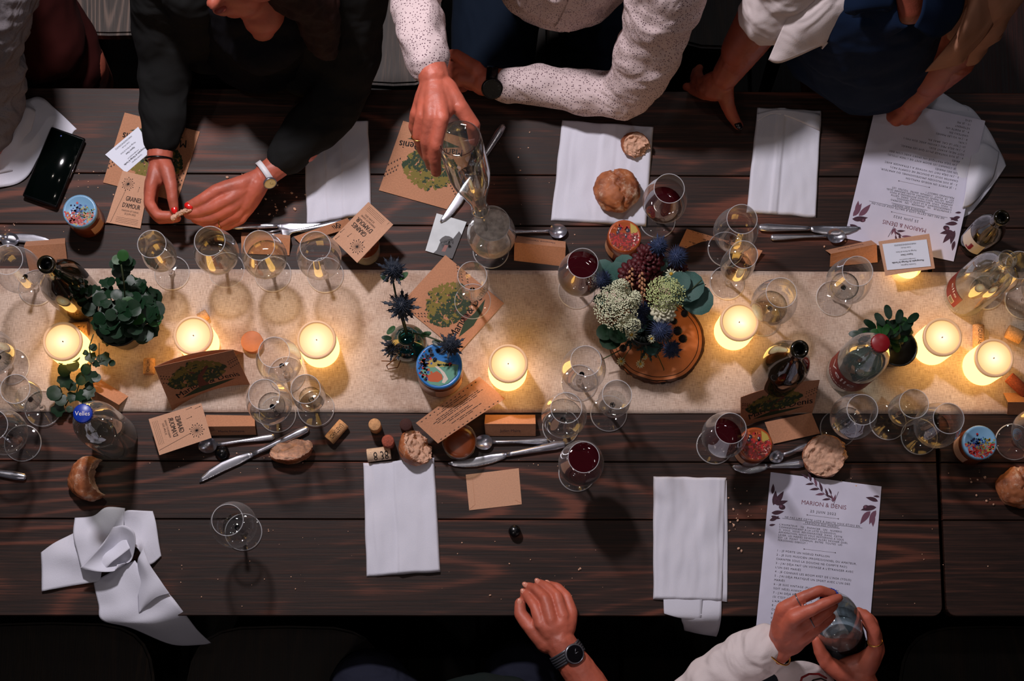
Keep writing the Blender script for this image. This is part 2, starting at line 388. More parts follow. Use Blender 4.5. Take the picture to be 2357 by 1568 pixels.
M_BUB = mat('bubbling_water', C(206,198,190), 0.12, bump=1.0, bscale=160, var=0.35, vscale=120); MATS['bubbling_water'].node_tree.nodes['Principled BSDF'].inputs['Alpha'].default_value = 0.72
M_BUBS = mat('bubbles', C(235,230,226), 0.1)
M_CORK = mat('cork', C(196,146,100), 0.85, bump=0.4, bscale=500, var=0.25, vscale=260)
M_CORKR = mat('wine_stained_cork', C(150,72,52), 0.85, bump=0.4, bscale=500, var=0.3, vscale=300)
M_CORKD = mat('dark_cork', C(62,30,26), 0.85, bump=0.4, bscale=500)
M_BLACK = mat('black_plastic', C(10,10,12), 0.25)
M_SCREEN = mat('phone_screen', C(3,7,6), 0.08, spec=0.3)
M_BLUEC = mat('blue_cap', C(14,48,150), 0.35); M_REDC = mat('red_cap', C(130,18,26), 0.35)
M_REDL = mat('red_label', C(120,22,26), 0.5); M_WLAB = mat('white_label', C(205,195,185), 0.6)
M_WPRINT = mat('white_print', C(225,215,215), 0.6)
M_HONEY = mat('amber_jam', C(110,48,14), 0.25, spec=0.6); M_TIN = mat('lid_rim', C(150,160,170), 0.3, 0.6)
M_GOLD = mat('gold', C(220,170,90), 0.25, 1.0)
M_BARK = mat('bark', C(66,38,24), 0.95, bump=1.0, bscale=120, var=0.5, vscale=80)
M_TWINE = mat('twine', C(110,70,40), 0.9)
M_POT = mat('black_pot', C(16,16,18), 0.4); M_POTM = mat('metal_pot', C(70,70,66), 0.35, 0.8)
M_LEAF = mat('ivy_leaf', C(16,44,24), 0.42, var=0.45, vscale=60, spec=0.35)
M_LEAF2 = mat('bright_leaf', C(32,76,28), 0.45, var=0.35, vscale=60, spec=0.3)
M_EUC = mat('eucalyptus_leaf', C(46,84,76), 0.55, var=0.25, vscale=40)
M_STEM = mat('green_stem', C(50,62,34), 0.7)
M_THI = mat('blue_thistle', C(38,52,86), 0.7, var=0.3, vscale=200); M_THD = mat('dark_thistle', C(22,32,48), 0.6, var=0.3, vscale=200)
M_WFL = mat('white_floret', C(206,208,176), 0.8); M_WFL2 = mat('green_white_floret', C(180,190,130), 0.8)
M_ROSE = mat('dark_red_petal', C(74,10,18), 0.6, var=0.3, vscale=80); M_CREAM = mat('cream_petal', C(200,196,170), 0.7)
M_YEL = mat('yellow_centre', C(190,150,40), 0.8); M_WHEAT = mat('dried_wheat', C(170,120,86), 0.8, var=0.2, vscale=200); M_BERRY = mat('dark_seed_head', C(22,12,12), 0.8)
M_SOIL = mat('soil', C(22,16,12), 0.95)
def crust_mat(name, base, dark, flour):
    m, n, p = nt(name); tc = N(n,'ShaderNodeTexCoord')
    t = N(n,'ShaderNodeTexNoise', i_Scale=38.0, i_Detail=5.0); n.links.new(tc.outputs['Object'], t.inputs['Vector'])
    r = ramp(n, [(0.3,dark),(0.6,base)]); n.links.new(t.outputs[0], r.inputs[0])
    t2 = N(n,'ShaderNodeTexNoise', i_Scale=24.0, i_Detail=8.0, i_Roughness=0.75); n.links.new(tc.outputs['Object'], t2.inputs['Vector'])
    r2 = ramp(n, [(0.50,(0,0,0,1)),(0.64,(0.8,0.8,0.8,1))]); n.links.new(t2.outputs[0], r2.inputs[0])
    mx = N(n,'ShaderNodeMix', data_type='RGBA'); n.links.new(r2.outputs[0], mx.inputs['Factor']); n.links.new(r.outputs[0], mx.inputs['A']); mx.inputs['B'].default_value = flour
    n.links.new(mx.outputs['Result'], p.inputs['Base Color']); p.inputs['Roughness'].default_value = 0.6
    b = N(n,'ShaderNodeBump', i_Strength=0.4, i_Distance=0.002); n.links.new(t2.outputs[0], b.inputs['Height']); n.links.new(b.outputs[0], p.inputs['Normal'])
    return m
M_CRUST = crust_mat('bread_crust', C(176,104,62), C(104,50,26), C(222,196,172))
M_CRUMB = mat('bread_crumb', C(206,162,136), 0.95, bump=0.9, bscale=170, var=0.22, vscale=110)
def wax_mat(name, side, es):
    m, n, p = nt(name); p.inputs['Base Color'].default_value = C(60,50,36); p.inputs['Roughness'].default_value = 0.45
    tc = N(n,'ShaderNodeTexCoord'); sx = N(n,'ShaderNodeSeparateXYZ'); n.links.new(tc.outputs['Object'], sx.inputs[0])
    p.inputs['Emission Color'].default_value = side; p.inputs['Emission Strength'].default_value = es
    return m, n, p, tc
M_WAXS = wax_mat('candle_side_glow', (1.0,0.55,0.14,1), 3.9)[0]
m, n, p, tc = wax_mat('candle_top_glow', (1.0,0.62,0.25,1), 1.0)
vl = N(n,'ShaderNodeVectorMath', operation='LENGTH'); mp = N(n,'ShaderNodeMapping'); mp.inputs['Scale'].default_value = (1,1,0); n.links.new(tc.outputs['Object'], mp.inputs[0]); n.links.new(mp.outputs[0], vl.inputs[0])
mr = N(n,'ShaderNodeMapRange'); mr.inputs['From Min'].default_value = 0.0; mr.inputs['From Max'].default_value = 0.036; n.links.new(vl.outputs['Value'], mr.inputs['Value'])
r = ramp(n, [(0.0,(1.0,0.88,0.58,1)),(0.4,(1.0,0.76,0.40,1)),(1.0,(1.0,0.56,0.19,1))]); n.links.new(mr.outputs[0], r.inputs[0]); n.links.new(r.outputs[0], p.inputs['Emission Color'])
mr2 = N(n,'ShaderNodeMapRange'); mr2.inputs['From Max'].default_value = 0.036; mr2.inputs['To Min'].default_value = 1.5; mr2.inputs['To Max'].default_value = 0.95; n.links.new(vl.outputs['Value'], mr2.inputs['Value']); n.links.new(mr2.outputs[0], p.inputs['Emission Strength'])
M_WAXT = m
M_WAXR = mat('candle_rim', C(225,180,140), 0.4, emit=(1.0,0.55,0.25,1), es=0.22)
# ------------------------------------------------------------------ floor and tables
FZ = 0.0
fl = tag(obj('floor', box((-4.0,-4.0,-0.05),(4.0,3.4,-0.012)), M_SOIL, loc=(0,0,0), smooth=False), kind='structure')
bw = 0.16; x = -4.0; bme = None
while x < 4.0:
    if bme is None:
        bme = mesh_of('floor_board', *bevel_box((-bw/2+0.002,-3.7,-0.012),(bw/2-0.002,3.7,0.0),0.003,seg=1), M_FLOOR, smooth=False)
    o = bpy.data.objects.new('floor_board', bme); link(o); o.parent = fl; o.location = (x+bw/2, -0.3, 0); x += bw
MW = mat('plaster_dark', C(40,32,28), 0.9, bump=0.2, bscale=40)
for nm, a, b in (('wall_back',(-4.1,3.4,-0.05),(4.1,3.5,3.6)),('wall_left',(-4.1,-4.0,-0.05),(-4.0,3.4,3.6)),('wall_right',(4.0,-4.0,-0.05),(4.1,3.4,3.6))): tag(obj(nm, box(a,b), MW, smooth=False), kind='structure')
def plank_mesh(x0, x1, y0, y1, z0, z1, r0=0, r1=0, yside=0):
    """board with rounded outer corners (r at both ends on the side yside)"""
    pts = [(x0,y0),(x1,y0),(x1,y1),(x0,y1)]
    if yside:
        r = 0.018; yo = y0 if yside < 0 else y1; yi = y1 if yside < 0 else y0; pts = []
        for k in range(6):
            a = math.pi/2*k/5; pts.append((x0+r-r*math.cos(a), yo - yside*(r-r*math.sin(a))))
        for k in range(6):
            a = math.pi/2*k/5; pts.append((x1-r+r*math.sin(a), yo - yside*(r-r*math.cos(a))))
        pts += [(x1,yi),(x0,yi)]
    bm = bmesh.new(); bv = [bm.verts.new((a,b,z0)) for a,b in pts]; f = bm.faces.new(bv)
    ex = bmesh.ops.extrude_face_region(bm, geom=[f]); vs = [g for g in ex['geom'] if isinstance(g, bmesh.types.BMVert)]
    bmesh.ops.translate(bm, verts=vs, vec=(0,0,z1-z0)); bmesh.ops.recalc_face_normals(bm, faces=bm.faces[:])
    ed = [e for e in bm.edges if all(abs(v.co.z-z1) < 1e-6 for v in e.verts)]
    bmesh.ops.bevel(bm, geom=ed, offset=0.0012, segments=1, affect='EDGES')
    return bm_out(bm)
def table(label, x0, x1, ys):
    t = empty('trestle_table', ((x0+x1)/2, (ys[0]+ys[-1])/2, 0), label, 'table', 'dark stained trestle tables pushed end to end')
    for i in range(len(ys)-1):
        y0, y1 = ys[i], ys[i+1]; side = -1 if i == 0 else (1 if i == len(ys)-2 else 0)
        vf = plank_mesh(x0, x1, y0+0.0009, y1-0.0009, TZ-0.032, TZ+random.uniform(-0.0005,0), yside=side)
        c = Vector(((x0+x1)/2,(y0+y1)/2,TZ)); o = bpy.data.objects.new('plank', mesh_of('plank', vf[0], vf[1], M_TABLE, origin=c, smooth=False)); link(o); o.parent = t; o.location = c - t.location
    ym = (ys[0]+ys[-1])/2
    obj('under_rail', join(box((x0+0.2,ym-0.4,TZ-0.075),(x0+0.26,ym+0.4,TZ-0.032)), box((x1-0.26,ym-0.4,TZ-0.075),(x1-0.2,ym+0.4,TZ-0.032)), box((x0+0.26,ym-0.03,TZ-0.09),(x1-0.26,ym+0.03,TZ-0.032))), M_TABLE, t, False)
    for xx in (x0+0.2, x1-0.26):
        for yy in (-0.36, 0.32): obj('leg', box((xx,ym+yy,0.0),(xx+0.06,ym+yy+0.045,TZ-0.075)), M_TABLE, t, False)
yv = lambda py: V(1178, py, 0).y
YS = [yv(p) for p in (1419, 1196, 1063, 905, 760, 640, 520, 403, 207)]
XJ = V(2166, 1200).x
table('long dark-stained plank table filling the frame up to the narrow joint', V(-280,800).x, XJ-0.004, YS)
table('dark-stained plank table beyond the joint at the right edge', XJ+0.004, XJ+2.0, YS)
# runner
ry0, ry1 = yv(951), yv(623); rx0, rx1 = V(-250,800).x, V(2800,800).x
P = []
for i in range(200):
    row = []
    for j in range(29):
        xx = rx0+(rx1-rx0)*i/199; yy = ry0+(ry1-ry0)*j/28
        e = 0.0012*mn.noise(Vector((xx*5, 0 if j < 14 else 9, 0)))
        if j in (0,28): yy += e
        row.append(Vector((xx, yy, TZ+0.0022+0.0014*max(0,mn.noise(Vector((xx*7,yy*14,0))))+ (0.0006 if j in (1,27) else 0))))
    P.append(row)
o = obj('table_runner', solid_grid(P, 0.001), M_LINEN); tag(o, 'long beige linen runner down the middle of both tables', 'table runner')
# ------------------------------------------------------------------ glasses
GA = [(0.0,0.0065),(0.006,0.0062),(0.02,0.0035),(0.033,0.0022),(0.035,0.0012),(0.0345,0.0002),(0.0,0.0002)]
def glass_profiles(kind):
    if kind == 'A': top, mx, zb, zm, rr = 0.235, 0.0415, 0.095, 0.145, 0.0275
    elif kind == 'B': top, mx, zb, zm, rr = 0.235, 0.0310, 0.100, 0.150, 0.0255
    elif kind == 'D': top, mx, zb, zm, rr = 0.215, 0.0455, 0.080, 0.130, 0.0330
    else: top, mx, zb, zm, rr = 0.225, 0.0300, 0.105, 0.150, 0.0262
    bowl = []
    for k in range(9):
        a = math.pi/2*k/8; bowl.append((max(0.003,mx*math.sin(a)), zm-(zm-zb)*math.cos(a)))
    for k in range(1,9):
        t = k/8; bowl.append((mx+(rr-mx)*(t*t*(3-2*t)*0.5+0.5*t*t), zm+(top-zm)*t))
    rim = [bowl[-1]]+[(rr+0.0004,top+0.0008),(rr-0.0008,top+0.0008),(rr-0.0008,top-0.001)]
    stem = [(0.0062,0.0062),(0.0042,0.012),(0.0032,0.025),(0.003,0.06),(0.0034,0.085),(0.0052,zb-0.002),(0.005,zb+0.001)]
    return bowl, rim, stem, (mx, zb, zm, rr, top)
def liquid_prof(bowl, z1, shrink=0.0008):
    pr = [(0.0005,bowl[0][1]+0.0012)]
    for r, z in bowl:
        if z < z1: pr.append((max(0.0005,r-shrink), z+0.0012))
    rl = None
    for (ra,za),(rb,zb_) in zip(bowl, bowl[1:]):
        if za <= z1 <= zb_: rl = ra+(rb-ra)*(z1-za)/(zb_-za)-shrink
    pr.append((rl, z1)); pr.append((rl*0.5, z1)); pr.append((0.0004, z1)); return pr
M_RIM = mat('glass_rim', C(190,190,195), 0.05, 0.9)
GP = {}
for k in 'ABCD':
    bowl, rim, stem, dims = glass_profiles(k)
    GP[k] = dict(bowl=mesh_of('bowl', *lathe(bowl,36), M_GLASS), rim=mesh_of('rim', *lathe([(dims[3]+0.0006,dims[4]-0.0006),(dims[3]+0.0006,dims[4]+0.0006),(dims[3]-0.0006,dims[4]+0.0006),(dims[3]-0.0006,dims[4]-0.0006)],36), M_EDGE), foot_edge=mesh_of('foot_edge', *lathe([(0.0335*(0.96 if k=='B' else 1),0.0026),(0.0352*(0.96 if k=='B' else 1),0.0016),(0.0352*(0.96 if k=='B' else 1),0.0004)],40), M_EDGE),
                 stem=mesh_of('stem', *lathe(stem,16), M_STEMG), foot=mesh_of('foot', *lathe(GA if k!='B' else [(r*0.96,z) for r,z in GA],36), M_GLASS), prof=bowl, dims=dims)
LQ = {}
def liquid(kind, lvl, m):
    key = (kind, lvl, m.name)
    if key not in LQ:
        LQ[key] = mesh_of('wine', *lathe(liquid_prof(GP[kind]['prof'], lvl), 30), m)
    return LQ[key]
def fac(h): return CH/(CH-h)
def base_px(x, y, h):
    f = fac(h); return NAD[0]+(x-NAD[0])/f, NAD[1]+(y-NAD[1])/f
def wine_glass(rx, ry, kind, label, lvl=None, lm=None, foot=None, z=0.0):
    """placed by where its rim stands"""
    bx, by = foot if foot else base_px(rx, ry, GP[kind]['dims'][4]+z)
    loc = V(bx, by, z+0.0005)
    if 623 < by < 952: loc.z += 0.003
    t = empty('wine_glass', loc, label, 'wine glass', 'stemmed glasses on the tables')
    for part in ('bowl','stem','foot','rim','foot_edge'):
        o = bpy.data.objects.new(part, GP[kind][part]); link(o); o.parent = t
    if lvl:
        o = bpy.data.objects.new('wine' if lm in (M_RED,M_WHITEW) else 'water', liquid(kind, lvl, lm)); link(o); o.parent = t
    return t
for a in [
 (15,596,'A','stemmed glass at the left edge with a candle reflection, beside the dark open bottle'),
 (348,560,'B','slim stemmed glass of white wine, first from the left in the upper row',0.135,M_WHITEW),
 (481,552,'A','round stemmed glass with a dark reflection, directly below the woman\'s fingertips',0.125,M_WHITEW),
 (596,563,'A','round stemmed glass of white wine between two glasses, above the left candles',0.125,M_WHITEW),
 (725,565,'A','empty round stemmed glass leaning against the seed card in the upper row'),
 (1130,520,'D','glass being filled with bubbling water from the tilted bottle',0.160,M_BUB,(1130,578)),
 (1087,633,'C','small empty stemmed glass standing on the brown tree card'),
 (1542,430,'A','stemmed glass with a little red wine beside the round bread',0.120,M_RED),
 (1342,604,'A','half-full glass of red wine to the left of the flower bouquet',0.160,M_RED),
 (1710,501,'A','empty stemmed glass with droplets near the folded napkin and knife'),
 (1713,584,'B','slim glass of white wine in front of the curled brown card',0.135,M_WHITEW),
 (1800,672,'A','stemmed glass with a yellow reflection right of the lit candle by the bouquet',0.112,M_WHITEW),
 (1976,622,'A','large empty stemmed glass in front of the folded brown name card',0.108,M_WATER),
 (2350,608,'B','small glass at the right edge behind the clear bottle with red label',0.13,M_WHITEW),
 (2440,630,'A','stemmed glass cut by the right edge above the corks'),
 (-48,790,'A','stemmed glass cut by the left edge beside the lit candle',0.11,M_WATER),
 (34,895,'C','slim empty glass at the left edge below the ivy tendril',0.125,M_WATER),
 (-20,978,'A','stemmed glass with glints at the left edge below the runner',0.12,M_WATER),
 (630,810,'A','empty round glass between the cork disc and the lit candle'),
 (607,907,'A','empty round glass standing on the runner edge beside the tree card',0.106,M_WATER),
 (703,895,'C','small glass with a sip of white wine near the lying cork',0.120,M_WHITEW),
 (523,1197,'A','lone empty glass on bare wood near the bottom edge',0.106,M_WATER),
 (1349,830,'A','empty round glass just left of the wood slice'),
 (1304,938,'A','round glass half over the runner edge beside the brown name card',0.120,M_WATER),
 (1421,907,'C','small glass with a dark reflection below the wood slice',0.125,M_WATER),
 (1344,1052,'A','full glass of dark red wine on bare wood right of the knife',0.175,M_RED),
 (1683,985,'A','glass of dark red wine beside the jar with red seeds on its lid',0.120,M_RED),
 (1987,942,'A','large empty glass beneath the teal water bottle',0.106,M_WATER),
 (2106,928,'C','small glass between two large ones at the right runner edge',0.125,M_WHITEW),
 (2186,962,'A','large glass standing at the joint between the two tables',0.112,M_WHITEW),
 (2418,975,'A','glass cut by the right edge next to the blue and red lidded jar',0.11,M_WATER),
]:
    g = wine_glass(*a)
    if a[2] == 'D':
        random.seed(4); vf = []
        for k in range(90):
            an = random.uniform(0,6.28); zz = random.uniform(0.095,0.161); rr_ = 0.0415*math.sqrt(random.random())*min(1,(zz-0.08)/0.035); s_ = random.uniform(0.0007,0.0022)
            vf.append(ell(g.location+Vector((rr_*math.cos(an),rr_*math.sin(an),zz)), s_, s_, s_, 1))
        tag(obj('bubbles', join(*vf), M_BUBS, g), kind='stuff')
# ------------------------------------------------------------------ bottles
def bottle(name, label, prof, m, p, M=None, parts=()):
    t = empty(name, p, label, 'bottle')
    MM = Matrix.Translation(p) if M is None else M
    obj('glass_body', xf(lathe(prof, 40), MM), m, t)
    for nm, vf, mm in parts: obj(nm, xf(vf, MM), mm, t)
    return t, MM
def fpt(x, y, h):
    bx, by = base_px(x, y, h); p = V(bx, by, 0.0008)
    if 623 < by < 952: p.z += 0.003
    return p
CHAMP = [(0.0,0.012),(0.03,0.006),(0.040,0.0),(0.0437,0.004),(0.044,0.02),(0.044,0.145),(0.0425,0.165),(0.037,0.19),(0.028,0.217),(0.019,0.243),(0.0148,0.265),(0.0140,0.29),(0.0160,0.291),(0.0165,0.297),(0.0155,0.306),(0.0105,0.307),(0.0095,0.300),(0.0095,0.27)]
hollow = [('inner_mouth', lathe([(0.0095,0.300),(0.009,0.27),(0.0,0.27)],20), M_BLACK)]
t, MM = bottle('champagne_bottle', 'open dark green bottle with candle reflections left of the ivy', CHAMP, M_DARKG, fpt(103,605,0.306), parts=hollow)
t, MM = bottle('wine_bottle', 'open dark wine bottle behind the shaded tree card, right of the wood slice', CHAMP, M_DARKG, fpt(1843,801,0.306), parts=hollow)
WB = [(0.0,0.014),(0.028,0.008),(0.037,0.0),(0.0415,0.004),(0.042,0.02),(0.042,0.16),(0.0415,0.18),(0.039,0.205),(0.034,0.228),(0.026,0.250),(0.019,0.268),(0.0150,0.285),(0.0145,0.30),(0.0155,0.301),(0.0155,0.308)]
WBW = [(0.0,0.004),(0.039,0.004),(0.0405,0.01),(0.0405,0.165),(0.039,0.19),(0.036,0.205),(0.0,0.205)]
capv = lambda h, r=0.0165: join(lathe([(r*0.98,h-0.012),(r,h-0.011),(r,h-0.001),(r*0.93,h),(0.0,h)],24), *[box((r*0.97,-0.0006,h-0.011),(r+0.0006,0.0006,h-0.002),Matrix.Rotation(2*math.pi*k/24,4,'Z')) for k in range(24)])
def wrap(r, z0, z1, a0, a1, n=14):
    vs, fs = [], []
    for i in range(n+1):
        a = a0+(a1-a0)*i/n
        for z in (z0,z1): vs.append(Vector((r*math.cos(a), r*math.sin(a), z)))
    for i in range(n): fs.append((2*i,2*i+2,2*i+3,2*i+1))
    return vs, fs
def wrap_text(s, r, z, amid, size, sx=1.0):
    vs, fs = text_geo(s); out = []
    for x, y in vs:
        a = amid + x*size*sx/r; out.append(Vector((r*math.cos(a), r*math.sin(a), z+y*size)))
    return out, fs
t, MM = bottle('water_bottle', 'teal glass water bottle with red cap and dark red label', WB, M_GLASST, fpt(2030,787,0.311), parts=[
    ('water', lathe(WBW,32), M_GLASST), ('cap', capv(0.311), M_REDC), ('label', wrap(0.0424,0.04,0.125,math.radians(150),math.radians(330)), M_REDL),
    ('label_script', wrap_text('Velle', 0.0428, 0.085, math.radians(215), 0.035), M_WPRINT), ('label_band', wrap_text('MINERALE', 0.0428, 0.05, math.radians(215), 0.012), M_WPRINT)])
t, MM = bottle('water_bottle', 'clear water bottle with blue cap beside the bitten bread roll', WB, M_GLASSB, fpt(188,950,0.311), parts=[
    ('water', lathe([(r,z*0.8) for r,z in WBW],32), M_GLASSB), ('cap', capv(0.311), M_BLUEC), ('cap_script', ([Vector((x*0.011,y*0.011-0.004,0.3116)) for x,y in text_geo('Velles')[0]], text_geo('Velles')[1]), M_WPRINT)])
t, MM = bottle('water_bottle', 'clear open bottle with red barcode label at the right edge', WB, M_GLASSB, fpt(2325,592,0.311), parts=[
    ('label', wrap(0.0424,0.03,0.10,math.radians(135),math.radians(225)), M_REDL), ('label_script', wrap_text('elle', 0.0428, 0.075, math.radians(190), 0.022), M_WPRINT),
    ('barcode_patch', wrap(0.0427,0.035,0.058,math.radians(194),math.radians(214),4), M_WLAB), ('barcode', join(*[wrap(0.0430,0.038,0.055,math.radians(196+k*2.2),math.radians(197.2+k*2.2),1) for k in range(8)]), M_INK),
    ('mouth_ring', lathe([(0.0155,0.300),(0.0168,0.302),(0.0168,0.308),(0.0155,0.311),(0.012,0.311),(0.0115,0.30)],24), M_GLASSB)])
BEER = [(0.0,0.006),(0.026,0.0),(0.030,0.004),(0.0305,0.02),(0.0305,0.105),(0.028,0.125),(0.020,0.150),(0.0145,0.168),(0.0130,0.19),(0.0148,0.191),(0.0150,0.199),(0.0125,0.205),(0.0085,0.205),(0.0085,0.18)]
t, MM = bottle('beer_bottle', 'small dark bottle with a red and white label above the clear bottle', BEER, M_DARKG, fpt(2311,496,0.205), parts=[
    ('label', wrap(0.0308,0.035,0.095,math.radians(165),math.radians(262)), M_WLAB), ('label_swirl', join(wrap(0.0311,0.045,0.075,math.radians(215),math.radians(228),3), wrap(0.0311,0.04,0.048,math.radians(205),math.radians(225),3)), M_REDC),
    ('inner_mouth', lathe([(0.0085,0.2),(0.008,0.18),(0,0.18)],16), M_BLACK)])
t = empty('glass_vial', fpt(1515,556,0.1), 'small clear glass vial standing behind the bouquet thistles', 'vial'); obj('glass_wall', xf(lathe([(0.0,0.002),(0.013,0.0),(0.0135,0.01),(0.0135,0.095),(0.014,0.1),(0.0125,0.1)],24), Matrix.Translation(t.location)), M_GLASSB, t)
# ------------------------------------------------------------------ candles
def candle(x, y, label, h=0.105, r=0.0355):
    p = fpt(x, y, h); t = empty('pillar_candle', p, label, 'candle', 'glowing pillar candles along the runner'); M = Matrix.Translation(p)
    obj('wax_body', xf(lathe([(0.0,0.0),(r-0.004,0.0),(r-0.001,0.002),(r+0.001,0.008),(r+0.001,h-0.02),(r,h-0.010)],40), M), M_WAXS, t)
    obj('rim', xf(lathe([(r+0.0005,h-0.012),(r+0.0015,h-0.006),(r+0.0005,h-0.001),(r-0.002,h),(r-0.004,h-0.001),(r-0.0045,h-0.004)],40), M), M_WAXR, t)
    top = obj('wax_top', xf(lathe([(r-0.004,h-0.004),(r-0.010,h-0.0045),(0.006,h-0.006),(0.003,h-0.008),(0.0,h-0.0085)],36), M), M_WAXT, t)
    obj('wick', xf(lathe([(0.0011,h-0.009),(0.0011,h-0.004),(0.0,h-0.004)],8), M), M_WHEAT, t)
candle(143,785,'lit pillar candle behind the ivy tendril at far left')
candle(444,771,'lit pillar candle just above the standing dark tree card')
candle(728,781,'lit pillar candle right of the empty round glasses')
candle(1170,836,'lit pillar candle beside the brown text card, right of the painted jar')
candle(1703,740,'lit pillar candle directly right of the bouquet')
candle(2171,775,'lit pillar candle beside the small potted plant on the right')
candle(2290,823,'lit pillar candle nearest the right edge above the standing name card')
# ------------------------------------------------------------------ jars
def disc_prints(kind, r):
    S = Surf((-r,-r,0),(r,-r,0),(r,r,0),(-r,r,0)); Pt = Print(S, 0.0)
    def dot(x, y, rad, mi, lift=0.0001, n=6, jag=0.4, **k):
        if math.hypot(x-0.5,y-0.5)+rad/(2*r) < 0.49: Pt.disc(x, y, rad, mi, n, jag, lift, **k)
    if kind == 'meadow':     # light blue sky, blue and red flowers
        for k in range(260): dot(random.uniform(0.05,0.95), random.uniform(0.02,0.46), random.uniform(0.0013,0.0024), random.choice((1,1,4,8,3)), 0.0001+k*1e-7)
        for k in range(70): x = random.uniform(0.4,0.95); dot(x, random.uniform(0.25,0.62), 0.0016, random.choice((2,3)), 0.00015)
        for k in range(50): dot(random.gauss(0.42,0.13), random.gauss(0.52,0.09), random.uniform(0.001,0.0022), random.choice((6,6,7)), 0.0002)
        for k in range(45): dot(random.gauss(0.3,0.12), random.gauss(0.2,0.08), random.uniform(0.001,0.002), 1, 0.00025)
        dot(0.42,0.75,0.0022,1,0.0002,10,0.05)
    elif kind == 'seeds':    # pomegranate seeds
        for k in range(230):
            x, y = random.uniform(0.02,0.98), random.uniform(0.02,0.6); dot(x, y, 0.0022, random.choice((1,8,8)), 0.0001+k*1e-6, 7, 0.2); dot(x+0.006, y+0.008, 0.0008, random.choice((9,4)), 0.00015, 5, 0.2)
        for x, y in ((0.34,0.72),(0.55,0.52),(0.6,0.68),(0.3,0.62)): dot(x, y, 0.0038, 7, 0.0002, 9, 0.3); dot(x-0.02,y+0.01,0.0014,9,0.00025,6,0.4)
        for k in range(14): dot(random.uniform(0.15,0.7), random.uniform(0.6,0.85), 0.003, random.choice((1,5)), 0.0001, 7, 0.4)
        Pt.poly([(0.68,0.92),(0.7,0.6),(0.8,0.55),(0.92,0.66),(0.86,0.8)],3,0.00005)
    else:                    # painted landscape
        Pt.poly([(0.06,0.38),(0.3,0.5),(0.62,0.55),(0.93,0.52),(0.9,0.3),(0.7,0.1),(0.5,0.04),(0.3,0.08),(0.12,0.24)],2,0.00005)
        Pt.poly([(0.14,0.55),(0.35,0.66),(0.55,0.6),(0.75,0.54),(0.9,0.52),(0.6,0.48),(0.3,0.46)],3,0.0001)
        Pt.poly([(0.2,0.2),(0.28,0.3),(0.45,0.38),(0.56,0.3),(0.58,0.2),(0.48,0.13),(0.3,0.14)],5,0.00015)
        Pt.poly([(0.4,0.48),(0.47,0.49),(0.62,0.35),(0.7,0.2),(0.62,0.1),(0.56,0.12),(0.6,0.25),(0.52,0.38)],9,0.0002)
        dot(0.74,0.53,0.004,1,0.0002,8,0.1)
        for k in range(16): dot(random.uniform(0.45,0.78), random.gauss(0.52,0.012), 0.0018, 10, 0.00022)
        for k in range(90): dot(random.gauss(0.16,0.09), random.gauss(0.42,0.2), random.uniform(0.0014,0.0028), random.choice((1,6,7,10,5)), 0.00025)
        for x, y in ((0.34,0.74),(0.48,0.84),(0.4,0.63),(0.3,0.85),(0.24,0.7)):
            for a in range(5): dot(x+0.03*math.cos(a*1.26), y+0.03*math.sin(a*1.26), 0.0024, 7, 0.00025, 6, 0.4)
    return Pt
PM = [mat('lid_sky', C(120,165,200), 0.3), mat('lid_red', C(176,30,34), 0.3), mat('lid_green', C(96,150,128), 0.3), mat('lid_ochre', C(176,150,66), 0.3), mat('lid_rose', C(190,100,90), 0.3),
      mat('lid_orange', C(186,84,40), 0.3), mat('lid_blue', C(34,80,160), 0.3), mat('lid_navy', C(16,24,52), 0.3), mat('lid_dark_red', C(110,20,22), 0.3), mat('lid_pale', C(214,196,180), 0.3), mat('lid_dark_green', C(36,66,44), 0.3)]
PMO = mat('lid_amber', C(168,78,36), 0.3); PMB = mat('lid_bright_blue', C(48,120,190), 0.3)
def jar(x, y, h, r, kind, label, bandc, name='jam_jar', la=(200,320)):
    p = fpt(x, y, h); t = empty(name, p, label, 'jar'); M = Matrix.Translation(p)
    obj('jar_glass', xf(lathe([(0.0,0.001),(r-0.003,0.0),(r,0.005),(r,h-0.022),(r-0.002,h-0.016),(r-0.003,h-0.013)],36), M), M_HONEY, t)
    obj('paper_label', xf(wrap(r+0.0005, 0.015, h-0.03, math.radians(la[0]), math.radians(la[1])), M), M_KRAFTL, t)
    lid = obj('lid', xf(lathe([(r-0.002,h-0.014),(r-0.0005,h-0.013),(r-0.0005,h-0.003),(r-0.002,h-0.0005),(r-0.005,h),(r-0.006,h-0.0008),(0.0,h-0.0008)],36), M), bandc, t)
    Pt = disc_prints(kind, r-0.002)
    obj('lid_picture', xf(([Pt.S.at(u,v,l) for u,v,l in Pt.v], Pt.f, Pt.m), Matrix.Translation((0,0,h+0.0001))@M), PM, lid, False)
jar(182,484,0.085,0.0325,'meadow','jar with blue and red flower lid beside the phone',PM[0],la=(300,350))
jar(1438,542,0.085,0.0322,'seeds','jar with red seeds on its orange lid above the bouquet',PMO,la=(180,235))
jar(1011,842,0.105,0.0435,'landscape','large jar with a painted hill landscape lid by the teal vase',PMB,la=(260,340))
jar(1740,1022,0.085,0.0320,'seeds','jar with red seeds on its lid under the shaded tree card',PMO,la=(170,240))
jar(2257,1018,0.085,0.0325,'meadow','jar with blue and red flower lid near the table joint',PM[0],la=(150,240))
